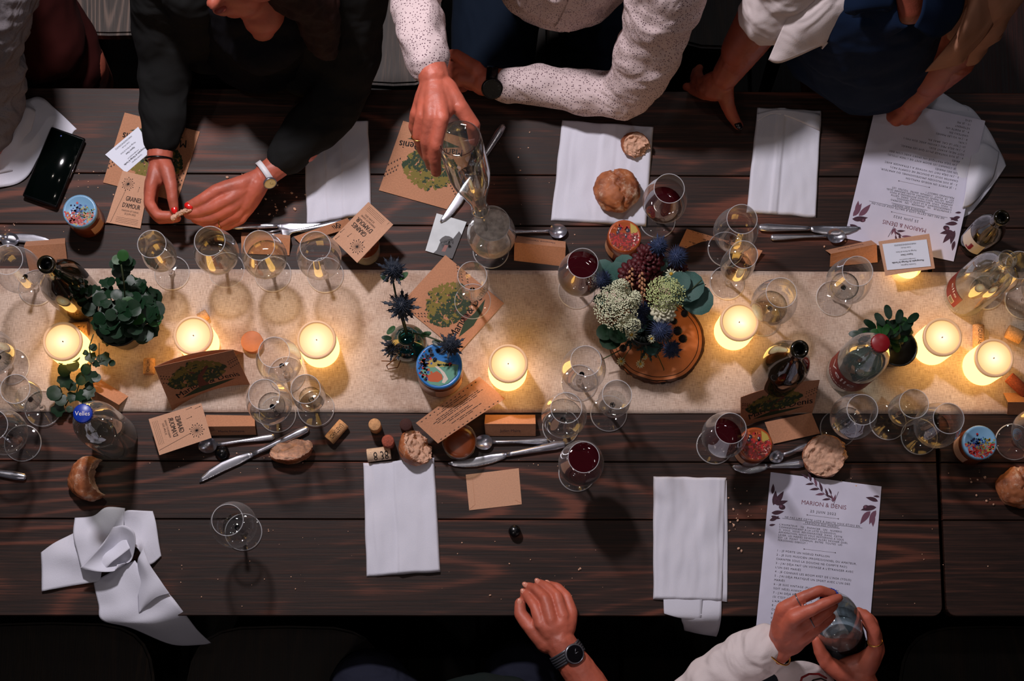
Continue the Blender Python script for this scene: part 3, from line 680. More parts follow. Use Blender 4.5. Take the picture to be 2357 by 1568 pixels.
# open amber glass under the brown text card
p = fpt(1057,1014,0.055); t = empty('tealight_glass', p, 'open amber glass tumbler half under the brown text card', 'glass'); M = Matrix.Translation(p)
obj('glass_wall', xf(lathe([(0.0,0.002),(0.028,0.0),(0.031,0.006),(0.0325,0.05),(0.0325,0.055),(0.031,0.055),(0.030,0.045)],36), M), M_GLASSB, t); obj('wax', xf(lathe([(0.030,0.006),(0.0305,0.02),(0.02,0.022),(0,0.022)],30), M), M_HONEY, t)
for x, y, hh, lab in ((838,560,0.07,'low glass tealight holding up the leaning seed card'),(2090,608,0.05,'low glowing tealight under the white business card'),):
    p = fpt(x, y, hh); t = empty('tealight', p, lab, 'tealight'); M = Matrix.Translation(p)
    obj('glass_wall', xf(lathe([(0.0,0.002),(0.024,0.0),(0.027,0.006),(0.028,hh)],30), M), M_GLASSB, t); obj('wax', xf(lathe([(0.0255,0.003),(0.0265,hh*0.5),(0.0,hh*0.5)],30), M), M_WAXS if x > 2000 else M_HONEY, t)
# ------------------------------------------------------------------ napkins
def sstep(t): t = max(0,min(1,t)); return t*t*(3-2*t)
def napkin(BL, BR, TR, TL, label, folds=(), h=0.006, seed=0, z=0.0, wav=0.0025, over=None, nu=56, nv=70):
    """folded cloth: folds = [(u, rise)] long creases; the sheet lies on the table"""
    P = []
    cs = [V(*c, z) for c in (BL,BR,TR,TL)]
    for i in range(nu+1):
        row = []
        for j in range(nv+1):
            u, v = i/nu, j/nv
            uu = u + 0.012*mn.noise(Vector((v*4,seed,u*2))); vv = v + 0.010*mn.noise(Vector((u*4,seed+5,v*2)))
            a,b,c,d = cs; p = a*(1-uu)*(1-vv)+b*uu*(1-vv)+c*uu*vv+d*(1-uu)*vv
            z_ = h
            for fu, rise in folds: z_ += rise*sstep((u-fu-0.02*mn.noise(Vector((v*3,fu*9,seed))))/0.035)
            z_ += wav*(mn.noise(Vector((u*3.2,v*3.0,seed))) + 0.5*mn.noise(Vector((u*8,v*5,seed+3)))+0.12*mn.noise(Vector((u*12,v*3,seed+7))))
            e = min(u,1-u)*cs[0].xy.to_3d().length*0+min(min(u,1-u)/0.02, min(v,1-v)/0.015); z_ = 0.0015+(max(z_,0.0025)-0.0015)*math.sqrt(max(0,min(1,e)))
            row.append(Vector((p.x,p.y,p.z+z_)))
        P.append(row)
    # closed: top grid and flat bottom
    nu1, nv1 = len(P), len(P[0]); vs = [q for r in P for q in r]; fs = []
    for i in range(nu1-1):
        for j in range(nv1-1): fs.append((i*nv1+j,(i+1)*nv1+j,(i+1)*nv1+j+1,i*nv1+j+1))
    base = len(vs); ring = [(i,0) for i in range(nu1)]+[(nu1-1,j) for j in range(1,nv1)]+[(i,nv1-1) for i in range(nu1-2,-1,-1)]+[(0,j) for j in range(nv1-2,0,-1)]
    for i, j in ring: q = P[i][j]; vs.append(Vector((q.x,q.y,TZ+z+0.0003)))
    n = len(ring)
    for k in range(n): a = ring[k]; b = ring[(k+1)%n]; fs.append((b[0]*nv1+b[1], a[0]*nv1+a[1], base+k, base+(k+1)%n))
    fs.append(tuple(base+k for k in range(n-1,-1,-1)))
    extra = [over] if over else []
    return tag(obj('napkin', join((vs,fs),*extra), M_NAP), label, 'napkin', 'white cloth napkins')
napkin((706,518),(856,493),(848,279),(700,286),'folded white napkin partly under the woman\'s dark sleeve',[(0.30,0.003),(0.55,0.003)],seed=1)
napkin((1268,508),(1487,522),(1504,293),(1294,277),'wide folded white napkin carrying a round bread and a torn piece',[(0.12,0.002),(0.42,0.003),(0.58,-0.002),(0.75,0.002)],seed=2,wav=0.004)
napkin((1718,490),(1878,501),(1890,255),(1743,248),'folded white napkin beside the woman in blue, above the glasses',[(0.30,0.003),(0.42,-0.003)],seed=3,h=0.008,over=patch([[(1742,280,0.010),(1790,262,0.013),(1886,300,0.012)],[(1742,262,0.011),(1800,252,0.014),(1888,262,0.012)]],4))
napkin((844,1328),(1014,1317),(1000,1054),(836,1066),'folded white napkin with bread on top, bottom centre left',[(0.11,0.002),(0.42,0.0035)],seed=4,wav=0.003)
napkin((1503,1380),(1662,1384),(1672,1100),(1504,1097),'long folded white napkin hanging past the table edge',[(0.9,-0.002)],seed=5,wav=0.0045,h=0.009,over=join(
   patch([[(1527,1372,0.006),(1560,1372,0.006),(1617,1375,0.006)],[(1528,1405,0.005),(1560,1412,0.006),(1615,1418,0.004)],[(1529,1413,0.004),(1560,1422,0.003),(1610,1431,-0.006)]],5),
   patch([[(1600,1376,0.003),(1630,1376,0.003),(1661,1380,0.003)],[(1570,1418,0.002),(1610,1424,0.002),(1660,1420,0.001)],[(1573,1440,-0.02),(1610,1450,-0.035),(1655,1450,-0.03)],[(1575,1452,-0.05),(1610,1460,-0.06),(1649,1466,-0.06)]],5),
   patch([[(1660,1384,0.003),(1674,1386,0.002)],[(1668,1240,0.005),(1675,1240,0.003)],[(1668,1104,0.004),(1673,1106,0.002)]],5)))
# crumpled napkins built of several overlapping sheets
def crumpled(label, sheets, seed=0):
    o = obj('napkin', join(*[patch(s, 7, 0.0013, 0.009, 22, seed+i*3) for i, s in enumerate(sheets)]), M_NAP)
    return tag(o, label, 'napkin', 'white cloth napkins')
crumpled('crumpled white napkin trailing over the bottom left table edge', [
  [[(97,1362,0.002),(95,1310,0.006),(94,1272,0.004)],[(160,1350,0.004),(150,1285,0.016),(140,1242,0.008)],[(230,1338,0.010),(235,1275,0.022),(225,1200,0.012)]],
  [[(188,1310,0.03),(170,1240,0.022),(172,1192,0.008)],[(230,1315,0.045),(215,1230,0.036),(215,1187,0.018)],[(262,1290,0.055),(255,1240,0.026),(246,1168,0.030)],[(300,1262,0.050),(285,1220,0.032),(288,1170,0.026)]],
  [[(285,1180,0.026),(300,1175,0.028),(352,1177,0.014)],[(290,1240,0.034),(318,1225,0.020),(360,1205,0.012)],[(318,1262,0.036),(330,1252,0.016),(366,1250,0.010)],[(325,1280,0.020),(345,1300,0.012),(371,1280,0.006)]],
  [[(184,1308,0.052),(235,1255,0.062),(258,1213,0.056)],[(225,1316,0.050),(262,1268,0.034),(285,1210,0.062)],[(262,1315,0.046),(290,1285,0.030),(308,1225,0.060)],[(270,1300,0.044),(300,1290,0.036),(312,1250,0.052)]],
  [[(215,1340,0.004),(250,1320,0.012),(310,1290,0.024)],[(226,1392,0.004),(270,1380,0.012),(350,1340,0.018)],[(234,1428,0.002),(300,1420,0.010),(392,1370,0.012)],[(300,1446,-0.02),(350,1440,-0.004),(425,1412,-0.006)],[(395,1484,-0.10),(420,1478,-0.09),(455,1452,-0.06)],[(470,1484,-0.13),(478,1483,-0.13),(486,1481,-0.13)]],
  [[(316,1300,0.02),(318,1285,0.04),(330,1262,0.044)],[(317,1360,0.014),(335,1320,0.040),(345,1300,0.040)],[(318,1408,0.012),(345,1362,0.030),(372,1340,0.030)],[(322,1409,0.010),(358,1378,0.020),(392,1368,0.016)]],
 ], 3)
crumpled('crumpled white napkin at the left edge under the phone', [
  [[(-120,440,0.004),(-120,330,0.02),(-110,240,0.01)],[(0,432,0.004),(10,340,0.030),(40,232,0.014)],[(60,410,0.004),(70,320,0.022),(90,222,0.010)],[(100,350,0.006),(115,300,0.010),(125,248,0.006)],[(165,308,0.003),(170,300,0.004),(176,296,0.003)]],
  [[(-60,420,0.02),(-40,330,0.045),(0,250,0.03)],[(0,400,0.016),(30,320,0.040),(60,245,0.024)],[(30,395,0.010),(62,330,0.024),(85,255,0.014)]]], 11)
crumpled('crumpled white napkin under the printed list at upper right', [
  [[(2120,290,0.004),(2150,260,0.01),(2170,235,0.006)],[(2170,400,0.008),(2200,300,0.022),(2230,245,0.012)],[(2205,505,0.004),(2235,380,0.020),(2265,285,0.016)],[(2218,508,0.002),(2270,420,0.010),(2305,350,0.006)],[(2240,485,0.001),(2290,420,0.004),(2315,382,0.002)]],
  [[(2215,480,0.014),(2225,420,0.026),(2240,330,0.022)],[(2240,470,0.012),(2255,400,0.036),(2270,330,0.022)],[(2280,420,0.006),(2290,400,0.014),(2300,350,0.008)]],
  [[(2110,250,0.010),(2130,235,0.014),(2150,220,0.01)],[(2190,270,0.016),(2180,240,0.020),(2168,212,0.012)],[(2230,260,0.006),(2225,250,0.010),(2205,236,0.008)]]], 23)
# ------------------------------------------------------------------ cards and papers
def card(name, label, cat, cor, m, bend=0.0, bendv=0.0, t=0.0006, group=None):
    """cor: BL,BR,TR,TL as (px,py,h) in reading orientation"""
    S = Surf(*[V(*c) for c in cor], bend=bend, bendv=bendv)
    if S.n.z < 0: S.n = -S.n
    e = empty(name, S.at(0,0), label, cat, group); obj('sheet', slab(S, t), m, e, smooth=False)
    return e, S
random.seed(5)
TREE = []
def tree_print(Pt, cx=0.45, cy=0.56, w=0.36, hgt=0.26, n=620):
    for s in (((cx-0.05,cy-0.38),(cx-0.02,cy-0.05),(cx+0.06,cy-0.02),(cx+0.09,cy-0.38)), ((cx-0.02,cy-0.1),(cx-0.16,cy+0.1),(cx-0.13,cy+0.12),(cx+0.03,cy-0.05)), ((cx,cy-0.1),(cx+0.15,cy+0.12),(cx+0.18,cy+0.1),(cx+0.06,cy-0.12))): Pt.poly(s, 2)
    Pt.poly([(cx-0.28,cy-0.42),(cx-0.05,cy-0.34),(cx+0.15,cy-0.36),(cx+0.42,cy-0.34),(cx+0.25,cy-0.42),(cx,cy-0.46)], 1, 0.00001)
    for k in range(n):
        a = random.uniform(0,2*math.pi); rr = math.sqrt(random.random())
        x = cx + w*rr*math.cos(a); y = cy + hgt*rr*math.sin(a) - 0.10*abs(x-cx)
        hi = (y > cy+0.02) and random.random() < 0.75
        Pt.disc(x, y, random.uniform(0.0018,0.0044)*Pt.S.w/0.145, 3 if (hi or random.random() < 0.25) else 1, 7, 0.5, 0.00002+k*2e-7)
PMC = [M_INK, M_G1, M_G3, M_G2]
def tree_card(name, label, cor, bend=0.0, bendv=0.0, parts=None):
    e, S = card(name, label, 'card', cor, M_KRAFT, bend, bendv, group='brown cards printed with a tree')
    Pt = Print(S); random.seed(9); tree_print(Pt)
    Pt.text('Marion', 0.12, 0.16, 0.022, 0, 0.85, 0.22, 'L', bold=0.0003); Pt.text('& Denis', 0.55, 0.22, 0.022, 0, 0.85, 0.12, 'L', bold=0.0003)
    for y0 in (0.62,0.72,0.78):
        for side in (0,1):
            for k in range(5):
                x = 0.02+k*0.03 if side == 0 else 0.86+k*0.03; y = y0+(-0.03*k if side == 0 else 0.03*k-0.1)
                Pt.poly([(x,y),(x+0.02,y),(x+0.01,y-0.03)],0)
    Pt.build('tree_picture', e, PMC)
    if parts: 
        S2 = Surf(*[V(*c) for c in parts]); obj('back_panel', slab(S2, 0.0006), M_KRAFT, e, smooth=False)
    return e, S
tree_card('tree_card','square brown tree card under the woman\'s wrist and small cards',[(460,303,0.002),(287,259,0.002),(237,420,0.002),(408,464,0.002)])
tree_card('tree_card','square brown tree card beneath the pouring bottle and knife',[(1095,325,0.002),(928,278,0.002),(872,438,0.002),(1040,485,0.002)])
tree_card('tree_card','square brown tree card on the runner under a small glass',[(1057,812,0.005),(1160,698,0.005),(1025,587,0.005),(922,700,0.005)])
tree_card('tree_card','dark shaded tree card standing upright beside two candles',[(397,945,0.003),(575,885,0.003),(537,805,0.118),(355,845,0.118)],bend=-0.012,parts=[(395,850,0.003),(560,812,0.003),(537,805,0.117),(355,845,0.117)])
e, S = tree_card('tree_card','shaded tree card propped open against the dark wine bottle',[(1705,985,0.004),(1870,950,0.004),(1887,875,0.075),(1705,915,0.075)],bend=-0.008)
S3 = Surf(*[V(*c) for c in ((1780,1022,0.004),(1888,998,0.004),(1868,950,0.006),(1760,972,0.006))]); obj('lower_panel', slab(S3,0.0006), M_KRAFT, e, smooth=False)
def dandelion(Pt, u, v, r, mi=0):
    for k in range(18):
        a = 2*math.pi*k/18; rr = r*(1.0 if k % 2 else 0.8)
        b = (u+rr*math.cos(a)/Pt.S.w, v+rr*math.sin(a)/Pt.S.h); Pt.line((u,v), b, 0.0005, mi); Pt.disc(b[0], b[1], 0.0011, mi, 6)
    Pt.disc(u, v, 0.0018, mi, 8)
def seed_card(label, cor, t=0.0012):
    """portrait seed packet: dandelion at top left, title below"""
    e, S = card('seed_packet', label, 'card', cor, M_KRAFTL, t=t, group='small brown seed packets with a dandelion')
    Pt = Print(S); dandelion(Pt, 0.32, 0.78, 0.0135); Pt.line((0.30,0.66),(0.12,0.02),0.0006)
    for x, y, a in ((0.70,0.66,1.9),(0.9,0.86,1.3),(0.94,0.70,1.5)):
        Pt.line((x,y),(x+0.02,y+0.10),0.0005); Pt.disc(x+0.02,y+0.10,0.0010,0,6)
    Pt.text('GRAINES', 0.62, 0.47, 0.0135, 0, 0.62, bold=0.0002); Pt.text("D'AMOUR", 0.60, 0.34, 0.0135, 0, 0.62, bold=0.0002)
    Pt.text('MARION ET DENIS', 0.60, 0.265, 0.0050, 0, 0.85); Pt.text('25 JUIN 2022', 0.62, 0.21, 0.0050, 0, 0.85)
    for k in range(4): Pt.line((0.25,0.14-k*0.03),(0.9,0.14-k*0.03),0.0004)
    Pt.build('print', e, [M_INK]); return e
seed_card('seed packet lying under the woman\'s left fingers near the white card',[(244,512,0.004),(323,526,0.004),(345,408,0.004),(282,393,0.004)])
seed_card('seed packet tilted on a tealight with its title upside down',[(905,517,0.09),(848,465,0.09),(765,549,0.055),(822,605,0.09)])
seed_card('seed packet lying sideways on the bottom left table half',[(367,1048,0.045),(342,965,0.045),(463,928,0.045),(487,1008,0.045)])
# small tealight base under the last packet so that it is held up
p = fpt(415,990,0.04); t = empty('tealight', p, 'low glass tealight under the sideways seed packet', 'tealight'); M = Matrix.Translation(p)
obj('glass_wall', xf(lathe([(0.0,0.002),(0.022,0.0),(0.025,0.006),(0.026,0.04)],30), M), M_GLASSB, t); obj('wax', xf(lathe([(0.0235,0.003),(0.0245,0.018),(0.0,0.018)],30), M), M_HONEY, t)
def scribble(Pt, u0, u1, v, wdt=0.0004, mi=0):
    vs_ = v; x = u0
    while x < u1:
        L = random.uniform(0.02,0.09); Pt.line((x,vs_),(min(x+L,u1),vs_),wdt,mi); x += L+0.012
def note_card(label, cor, bend, rot180=False):
    e, S = card('thank_you_card', label, 'card', cor, M_KRAFT, bend=bend, group='brown cards with printed lines')
    Pt = Print(S); random.seed(3)
    for k, (a, b) in enumerate(((0.35,0.65),(0.25,0.7),(0,0),(0.2,0.85),(0.14,0.9),(0.18,0.8),(0,0),(0.22,0.62),(0.3,0.66),(0,0),(0.3,0.75),(0.4,0.6))):
        if b: scribble(Pt, a, b, 0.84-k*0.055, 0.0010)
    for v in (0.07,0.93):
        for k in range(14):
            x = 0.05+k*0.065; Pt.poly([(x,v),(x+0.03,v),(x+0.015,v-0.035)],0)
    Pt.build('print', e, [M_INK]); return e
note_card('brown text card lying over the tumbler and the torn bread',[(1008,1021,0.06),(1163,918,0.045),(1103,867,0.045),(957,974,0.06)],0.004)
note_card('curled brown text card behind the slim glass of white wine',[(1755,577,0.012),(1581,527,0.012),(1562,567,0.004),(1735,612,0.004)],-0.012)
def tent(label, crease, front, back, name_text=None, flip=False):
    """folded name card: crease = two points at the top, front/back = two foot points each"""
    c0, c1 = V(*crease[0]), V(*crease[1]); f0, f1 = V(*front[0]), V(*front[1]); b0, b1 = V(*back[0]), V(*back[1])
    e = empty('place_card', (f0+f1+b0+b1)/4, label, 'place card', 'folded brown name cards')
    S = Surf(f0, f1, c1, c0); S.n = -S.n if S.n.z < 0 else S.n
    obj('front_panel', slab(S, 0.0006, 3, 3), M_KRAFT, e, smooth=False)
    S2 = Surf(b0, b1, c1, c0); S2.n = -S2.n if S2.n.z < 0 else S2.n
    obj('back_panel', slab(S2, 0.0006, 3, 3), M_KRAFT, e, smooth=False)
    if name_text:
        SS = Surf(b1, b0, c0, c1) if flip else S
        if SS.n.z < 0: SS.n = -SS.n
        Pt = Print(SS); random.seed(len(label)); Pt.text(name_text, 0.5, 0.35, 0.010, 0, 0.8); Pt.build('handwriting', e, [M_INKG])
tent('brown folded name card left of the glass of red wine',[(1184,558,0.03),(1302,570,0.03)],[(1183,600,0),(1300,614,0)],[(1190,543,0.002),(1302,556,0.002)],'Maxence Vernon',True)
tent('brown folded name card lit by the candle at the runner edge',[(1115,976,0.03),(1233,976,0.03)],[(1118,1004,0.002),(1233,1004,0.002)],[(1117,955,0.002),(1232,955,0.002)],'Julien Maire')
tent('brown folded name card behind the sideways seed packet',[(470,982,0.03),(587,981,0.03)],[(480,1003,0.002),(590,1001,0.002)],[(474,955,0.002),(586,957,0.002)],'Marie Fontaine')
tent('brown folded name card under the ivy tendril tip',[(205,893,0.03),(274,932,0.03)],[(212,918,0.002),(270,952,0.002)],[(222,868,0.002),(296,912,0.002)])
tent('brown folded name card behind the large empty glass on the right',[(1912,584,0.03),(2018,562,0.03)],[(1910,614,0.002),(2020,604,0.002)],[(1900,576,0.002),(2005,553,0.002)],'Thomas Vernet',True)
tent('brown folded name card at the right edge above the lidded jar',[(2320,926,0.035),(2440,926,0.035)],[(2318,955,0.002),(2440,955,0.002)],[(2309,904,0.002),(2430,904,0.002)])
tent('brown folded name card standing behind the dark bottle at left',[(55,567,0.04),(150,560,0.04)],[(68,626,0.002),(157,622,0.002)],[(60,555,0.002),(150,548,0.002)])
tent('brown folded name card behind the white wine glass',[(555,545,0.02),(668,549,0.02)],[(556,584,0.002),(666,588,0.002)],[(556,535,0.002),(668,538,0.002)])
e, S = card('place_card','bright strip of a name card with a capital letter under the seed packet','place card',[(676,545,0.01),(800,502,0.02),(815,522,0.01),(690,560,0.004)],M_KRAFT,group='folded brown name cards')
Pt = Print(S); Pt.text('B', 0.8, 0.2, 0.014, 0, 1.3, 0.6); Pt.text('il', 0.7, 0.2, 0.012, 0, 1.3); Pt.build('handwriting', e, [M_INK])
e, S = card('card_corner','corner of a brown card between the two bottles at right','card',[(2237,592,0.003),(2262,589,0.003),(2282,571,0.003),(2256,573,0.003)],M_KRAFT)
# silhouette photo card
e, S = card('photo_card','small photo card of a dark silhouette beside the knife tip','card',[(1041,596,0.003),(1074,511,0.003),(1005,491,0.003),(979,577,0.003)][0:4],mat('photo_sky', C(190,196,200), 0.4, var=0.12, vscale=30))
Pt = Print(S); Pt.poly([(0.0,0.0),(0.65,0.0),(0.72,0.12),(0.5,0.22),(0.42,0.42),(0.3,0.6),(0.1,0.62),(0.0,0.7)][::-1],0); Pt.disc(0.36,0.38,0.013,0,12,0.1); Pt.poly([(0.1,0.45),(0.28,0.42),(0.3,0.3),(0.12,0.32)],1,0.0001)
Pt.build('photo_print', e, [mat('silhouette', C(30,20,24), 0.4), mat('sunset', C(120,50,34), 0.4)])
BC = ('Corentin Augereau','Photographe de Mariage & Famille','contact@photographe.com','Espace Client','Mariage de Marion & Denis',"Code d'Accès :",'MARIONDENIS25062022')
def business(label, cor, base=None):
    e, S = card('business_card', label, 'card', cor, M_CARDW, group='white printed business cards'); Pt = Print(S)
    for t_, v, sz in zip(BC, (0.88,0.76,0.68,0.5,0.38,0.24,0.12), (0.0042,0.0050,0.0032,0.0048,0.0040,0.0038,0.0044)): Pt.text(t_, 0.5, v-0.04, sz, 0, 0.9, bold=0.00012 if 'Photo' in t_ or 'Espace' in t_ else 0)
    Pt.build('print', e, [M_INK]); return e
business('white business card on the tree card under the woman\'s sleeve',[(318,292,0.003),(242,356,0.003),(290,398,0.003),(352,345,0.003)])
e, S = card('kraft_card','brown card lying under the white business card at right','card',[(2152,618,0.05),(2139,538,0.05),(2022,556,0.05),(2038,635,0.05)],M_KRAFTL)
business('white business card resting on a brown card at the right',[(2133,551,0.0515),(2031,562,0.0515),(2042,622,0.0515),(2143,613,0.0515)])
def rot_card(c): return c
# envelope
e, S = card('envelope','small plain kraft envelope on bare wood below the knives','envelope',[(1080,1175,0.001),(1201,1161,0.001),(1194,1078,0.001),(1072,1093,0.001)],M_KRAFTL,t=0.0012)
Pt = Print(S); Pt.line((0.0,0.02),(0.12,0.14),0.0006); Pt.line((0.12,0.14),(0.12,0.86),0.0005); Pt.line((0.88,0.14),(1,0.02),0.0006); Pt.build('flap_seams', e, [M_KRAFT])
# the two printed lists
LST = ["1 - JE PORTE UN NOEUD PAPILLON","2 - JE SUIS MUSICIEN (PROFESSIONNEL OU AMATEUR,","CHANTER SOUS LA DOUCHE NE COMPTE PAS!)","3 - J'AI DÉJA FAIT UN VOYAGE A L'ÉTRANGER AVEC","L'UN DES MARIÉS","4 - JE CONNAIS LES BOOM KFET DE L'INSA (YOLO)","5 - J'AI DÉJÀ PRATIQUÉ UN SPORT AVEC L'UN DES","MARIÉS","6 - JE SUIS VINTAGE (PLUS QUE LES MARIÉS,","SOIT NÉ(E) AVANT EUX)","7 - J'AI DÉJÀ PRIS L'AVION AVEC EUX PAS-)","(SI C'EST LE CAS, BRAS EN","L'AIR)","8 - J'AI VU LES MARIÉS","CHÂTEAU EN","9 - JE PORTE UN","VÊTEMENT","10 - JE ME","LEVE"]
INTRO = ["L'ANIMATEUR   VA   ENONCER   UN   NUMERO","CORRESPONDANT À LA LISTE CI-DESSOUS.","SI  VOUS  VOUS  RECONNAISSEZ  DANS  CETTE","AFFIRMATION, NOUS VOUS INVITERONS A VOUS","LEVER. LES MARIÉS DEVRONT ALORS DEVINER QUEL","EST  LE  POINT  COMMUN  ENTRE  TOUTES  LES","PERSONNES DEBOUT !"]
def leaf_print(Pt, u, v, L, ang, w=0.26, mi=1, curve=0.15):
    a = []; b = []
    for k in range(7):
        t = k/6; x = L*t; y = w*L*math.sin(math.pi*t**0.8); yy = curve*L*t*t
        a.append((x,yy+y*0.5)); b.append((x,yy-y*0.5))
    pts = [(u+(x*math.cos(ang)-y*math.sin(ang))/Pt.S.w, v+(x*math.sin(ang)+y*math.cos(ang))/Pt.S.h) for x,y in a+b[::-1][1:-1]]
    Pt.poly(pts, mi, random.uniform(0.00001,0.00008))
def sprig(Pt, u, v, ang, n=7, L=0.016, s=1):
    x, y = u, v
    for k in range(n):
        leaf_print(Pt, x, y, L*random.uniform(0.8,1.2), ang+s*0.7*(1 if k%2 else -1), mi=1 if k % 3 else 2)
        nx, ny = x+0.007*math.cos(ang)/Pt.S.w, y+0.007*math.sin(ang)/Pt.S.h; Pt.line((x,y),(nx,ny),0.0007,1); x, y = nx, ny
    leaf_print(Pt, x, y, L, ang)
def list_sheet(label, cor, bend=0):
    e, S = card('printed_list', label, 'paper', cor, M_PAPER, bendv=bend, t=0.0004, group='printed wedding lists'); Pt = Print(S); random.seed(2)
    Pt.text('MARION & DENIS', 0.5, 0.82, 0.0115, 3, 0.95); Pt.text('25 JUIN 2022', 0.5, 0.775, 0.0068, 0, 1.0, spacing=1.3)
    Pt.line((0.36,0.755),(0.64,0.755),0.0004,4); Pt.disc(0.36,0.755,0.0011,4); Pt.disc(0.64,0.755,0.0011,4)
    Pt.text('NE PAS LIRE CETTE LISTE À HAUTE VOIX ET/OU EN', 0.5, 0.718, 0.0052, 0, 1.0, spacing=1.2); Pt.line((0.14,0.714),(0.86,0.714),0.0005)
    Pt.text('PRÉSENCE DES MARIÉS!', 0.5, 0.698, 0.0052, 0, 1.0, spacing=1.2); Pt.line((0.33,0.694),(0.66,0.694),0.0005)
    for k, s in enumerate(INTRO): Pt.text(s, 0.12, 0.668-k*0.0168, 0.0048, 0, 0.98, align='L', spacing=1.2)
    Pt.line((0.36,0.535),(0.64,0.535),0.0004,4); Pt.disc(0.36,0.535,0.0011,4); Pt.disc(0.64,0.535,0.0011,4)
    for k, s in enumerate(LST): Pt.text(s, 0.12, 0.50-k*0.0268, 0.0053, 0, 1.0, align='L', spacing=1.2)
    sprig(Pt, 0.58, 0.86, 2.5, 9, 0.017); sprig(Pt, 0.58,0.86,1.9,2,0.014)
    for x, y, L, a in ((0.06,0.80,0.030,0.9),(0.05,0.79,0.028,1.35),(0.06,0.80,0.026,0.2),(0.04,0.74,0.024,0.1),(0.04,0.72,0.018,-0.3),(0.03,0.86,0.02,1.4),(0.03,0.69,0.02,0.4),(0.03,0.66,0.012,0.1),
                       (0.98,0.90,0.024,2.8),(0.97,0.86,0.030,3.3),(0.97,0.84,0.030,4.2),(0.95,0.82,0.026,4.6),(0.92,0.83,0.032,4.0),(0.99,0.93,0.012,3.0)): leaf_print(Pt, x, y, L, a, 0.34, 1 if a < 4 else 2)
    for x, y in ((0.13,0.785),(0.88,0.85)): Pt.disc(x, y, 0.0062, 1, 14, 0, 0.0001, ry=0.8); Pt.disc(x-0.01, y+0.004, 0.0025, 2, 10, 0, 0.00015)
    Pt.line((0.62,0.93),(0.58,0.83),0.0008,1)
    Pt.build('print', e, [M_INK, M_PLUM, M_PLUM2, M_INKR, M_INKG]); return e
list_sheet('white printed list under the hands holding the water bottle',[(1740,1447,0.003),(1999,1475,0.003),(2029,1120,0.003),(1774,1087,0.003)])
list_sheet('white printed list lying upside down over the crumpled napkin',[(2268,278,0.03),(2020,225,0.03),(1943,548,0.002),(2195,602,0.002)])
# ------------------------------------------------------------------ cutlery
def ribbon(pts, thick, z, m_n=0):
    """pts: list of (x,y,halfwidth,dz) along local x -> rounded solid"""
    vs, fs = [], []; n = 10
    for x, y, w, dz, t in pts:
        for k in range(n):
            a = 2*math.pi*k/n; vs.append(Vector((x, y+w*math.cos(a), dz+t*math.sin(a))))
    for i in range(len(pts)-1):
        for k in range(n): fs.append((i*n+k,i*n+(k+1)%n,(i+1)*n+(k+1)%n,(i+1)*n+k))
    fs.append(tuple(range(n-1,-1,-1))); fs.append(tuple((len(pts)-1)*n+k for k in range(n)))
    return vs, fs
def lay(p0, p1, L, z):
    a, b = V(*p0, z), V(*p1, z); d = (b-a); ang = math.atan2(d.y,d.x)
    return Matrix.Translation(a) @ Matrix.Rotation(ang,4,'Z') @ Matrix.Scale(d.length/L,4,(1,0,0))
def knife(label, p0, p1, z=0.001, flip=1, metal=None):
    """p0 handle end, p1 blade tip"""
    M = lay(p0, p1, 0.22, z); metal = metal or M_STEEL
    e = empty('table_knife', M.translation, label, 'knife', 'steel table knives')
    h = [(0,0,0.003,0.005,0.0025),(0.004,0,0.007,0.005,0.0035),(0.02,0,0.0085,0.005,0.004),(0.06,0,0.0065,0.005,0.0036),(0.10,0,0.0048,0.005,0.0034),(0.112,0,0.0045,0.005,0.003)]
    obj('handle', xf(ribbon(h,0,0), M), metal, e)
    b = [(0.112,0,0.0045,0.004,0.0025),(0.12,0.001*flip,0.0065,0.003,0.0012),(0.14,0.002*flip,0.009,0.003,0.0009),(0.17,0.003*flip,0.0095,0.003,0.0009),(0.195,0.001*flip,0.008,0.003,0.0009),(0.212,-0.002*flip,0.005,0.003,0.0008),(0.22,-0.004*flip,0.0015,0.003,0.0006)]
    obj('blade', xf(ribbon(b,0,0), M), metal, e); return e
def spoon(label, p0, p1, z=0.001, small=1.0, metal=None, L=0.19):
    M = lay(p0, p1, L, z); metal = metal or M_STEEL
    e = empty('spoon', M.translation, label, 'spoon', 'steel spoons')
    k = small; hl = L-0.045*k
    h = [(0,0,0.004,0.004,0.002),(0.006,0,0.0065,0.004,0.0022),(0.03,0,0.006,0.005,0.002),(hl*0.6,0,0.003,0.007,0.002),(hl*0.92,0,0.0026,0.008,0.0018),(hl+0.004,0,0.004,0.006,0.0012)]
    obj('handle', xf(ribbon(h,0,0), M), metal, e)
    vs, fs = [], []; nu, nv = 10, 20
    for i in range(nu+1):
        for j in range(nv):
            r = i/nu; a = 2*math.pi*j/nv; x = 0.0235*k*r*math.cos(a)*(1+0.1*math.cos(a)); y = 0.0145*k*r*math.sin(a)
            vs.append(Vector((hl+0.0225*k+x, y, 0.0015+0.0075*r*r)))
    for i in range(nu):
        for j in range(nv): fs.append((i*nv+j,(i+1)*nv+j,(i+1)*nv+(j+1)%nv,i*nv+(j+1)%nv))
    obj('bowl', xf((vs,fs), M), metal, e); return e
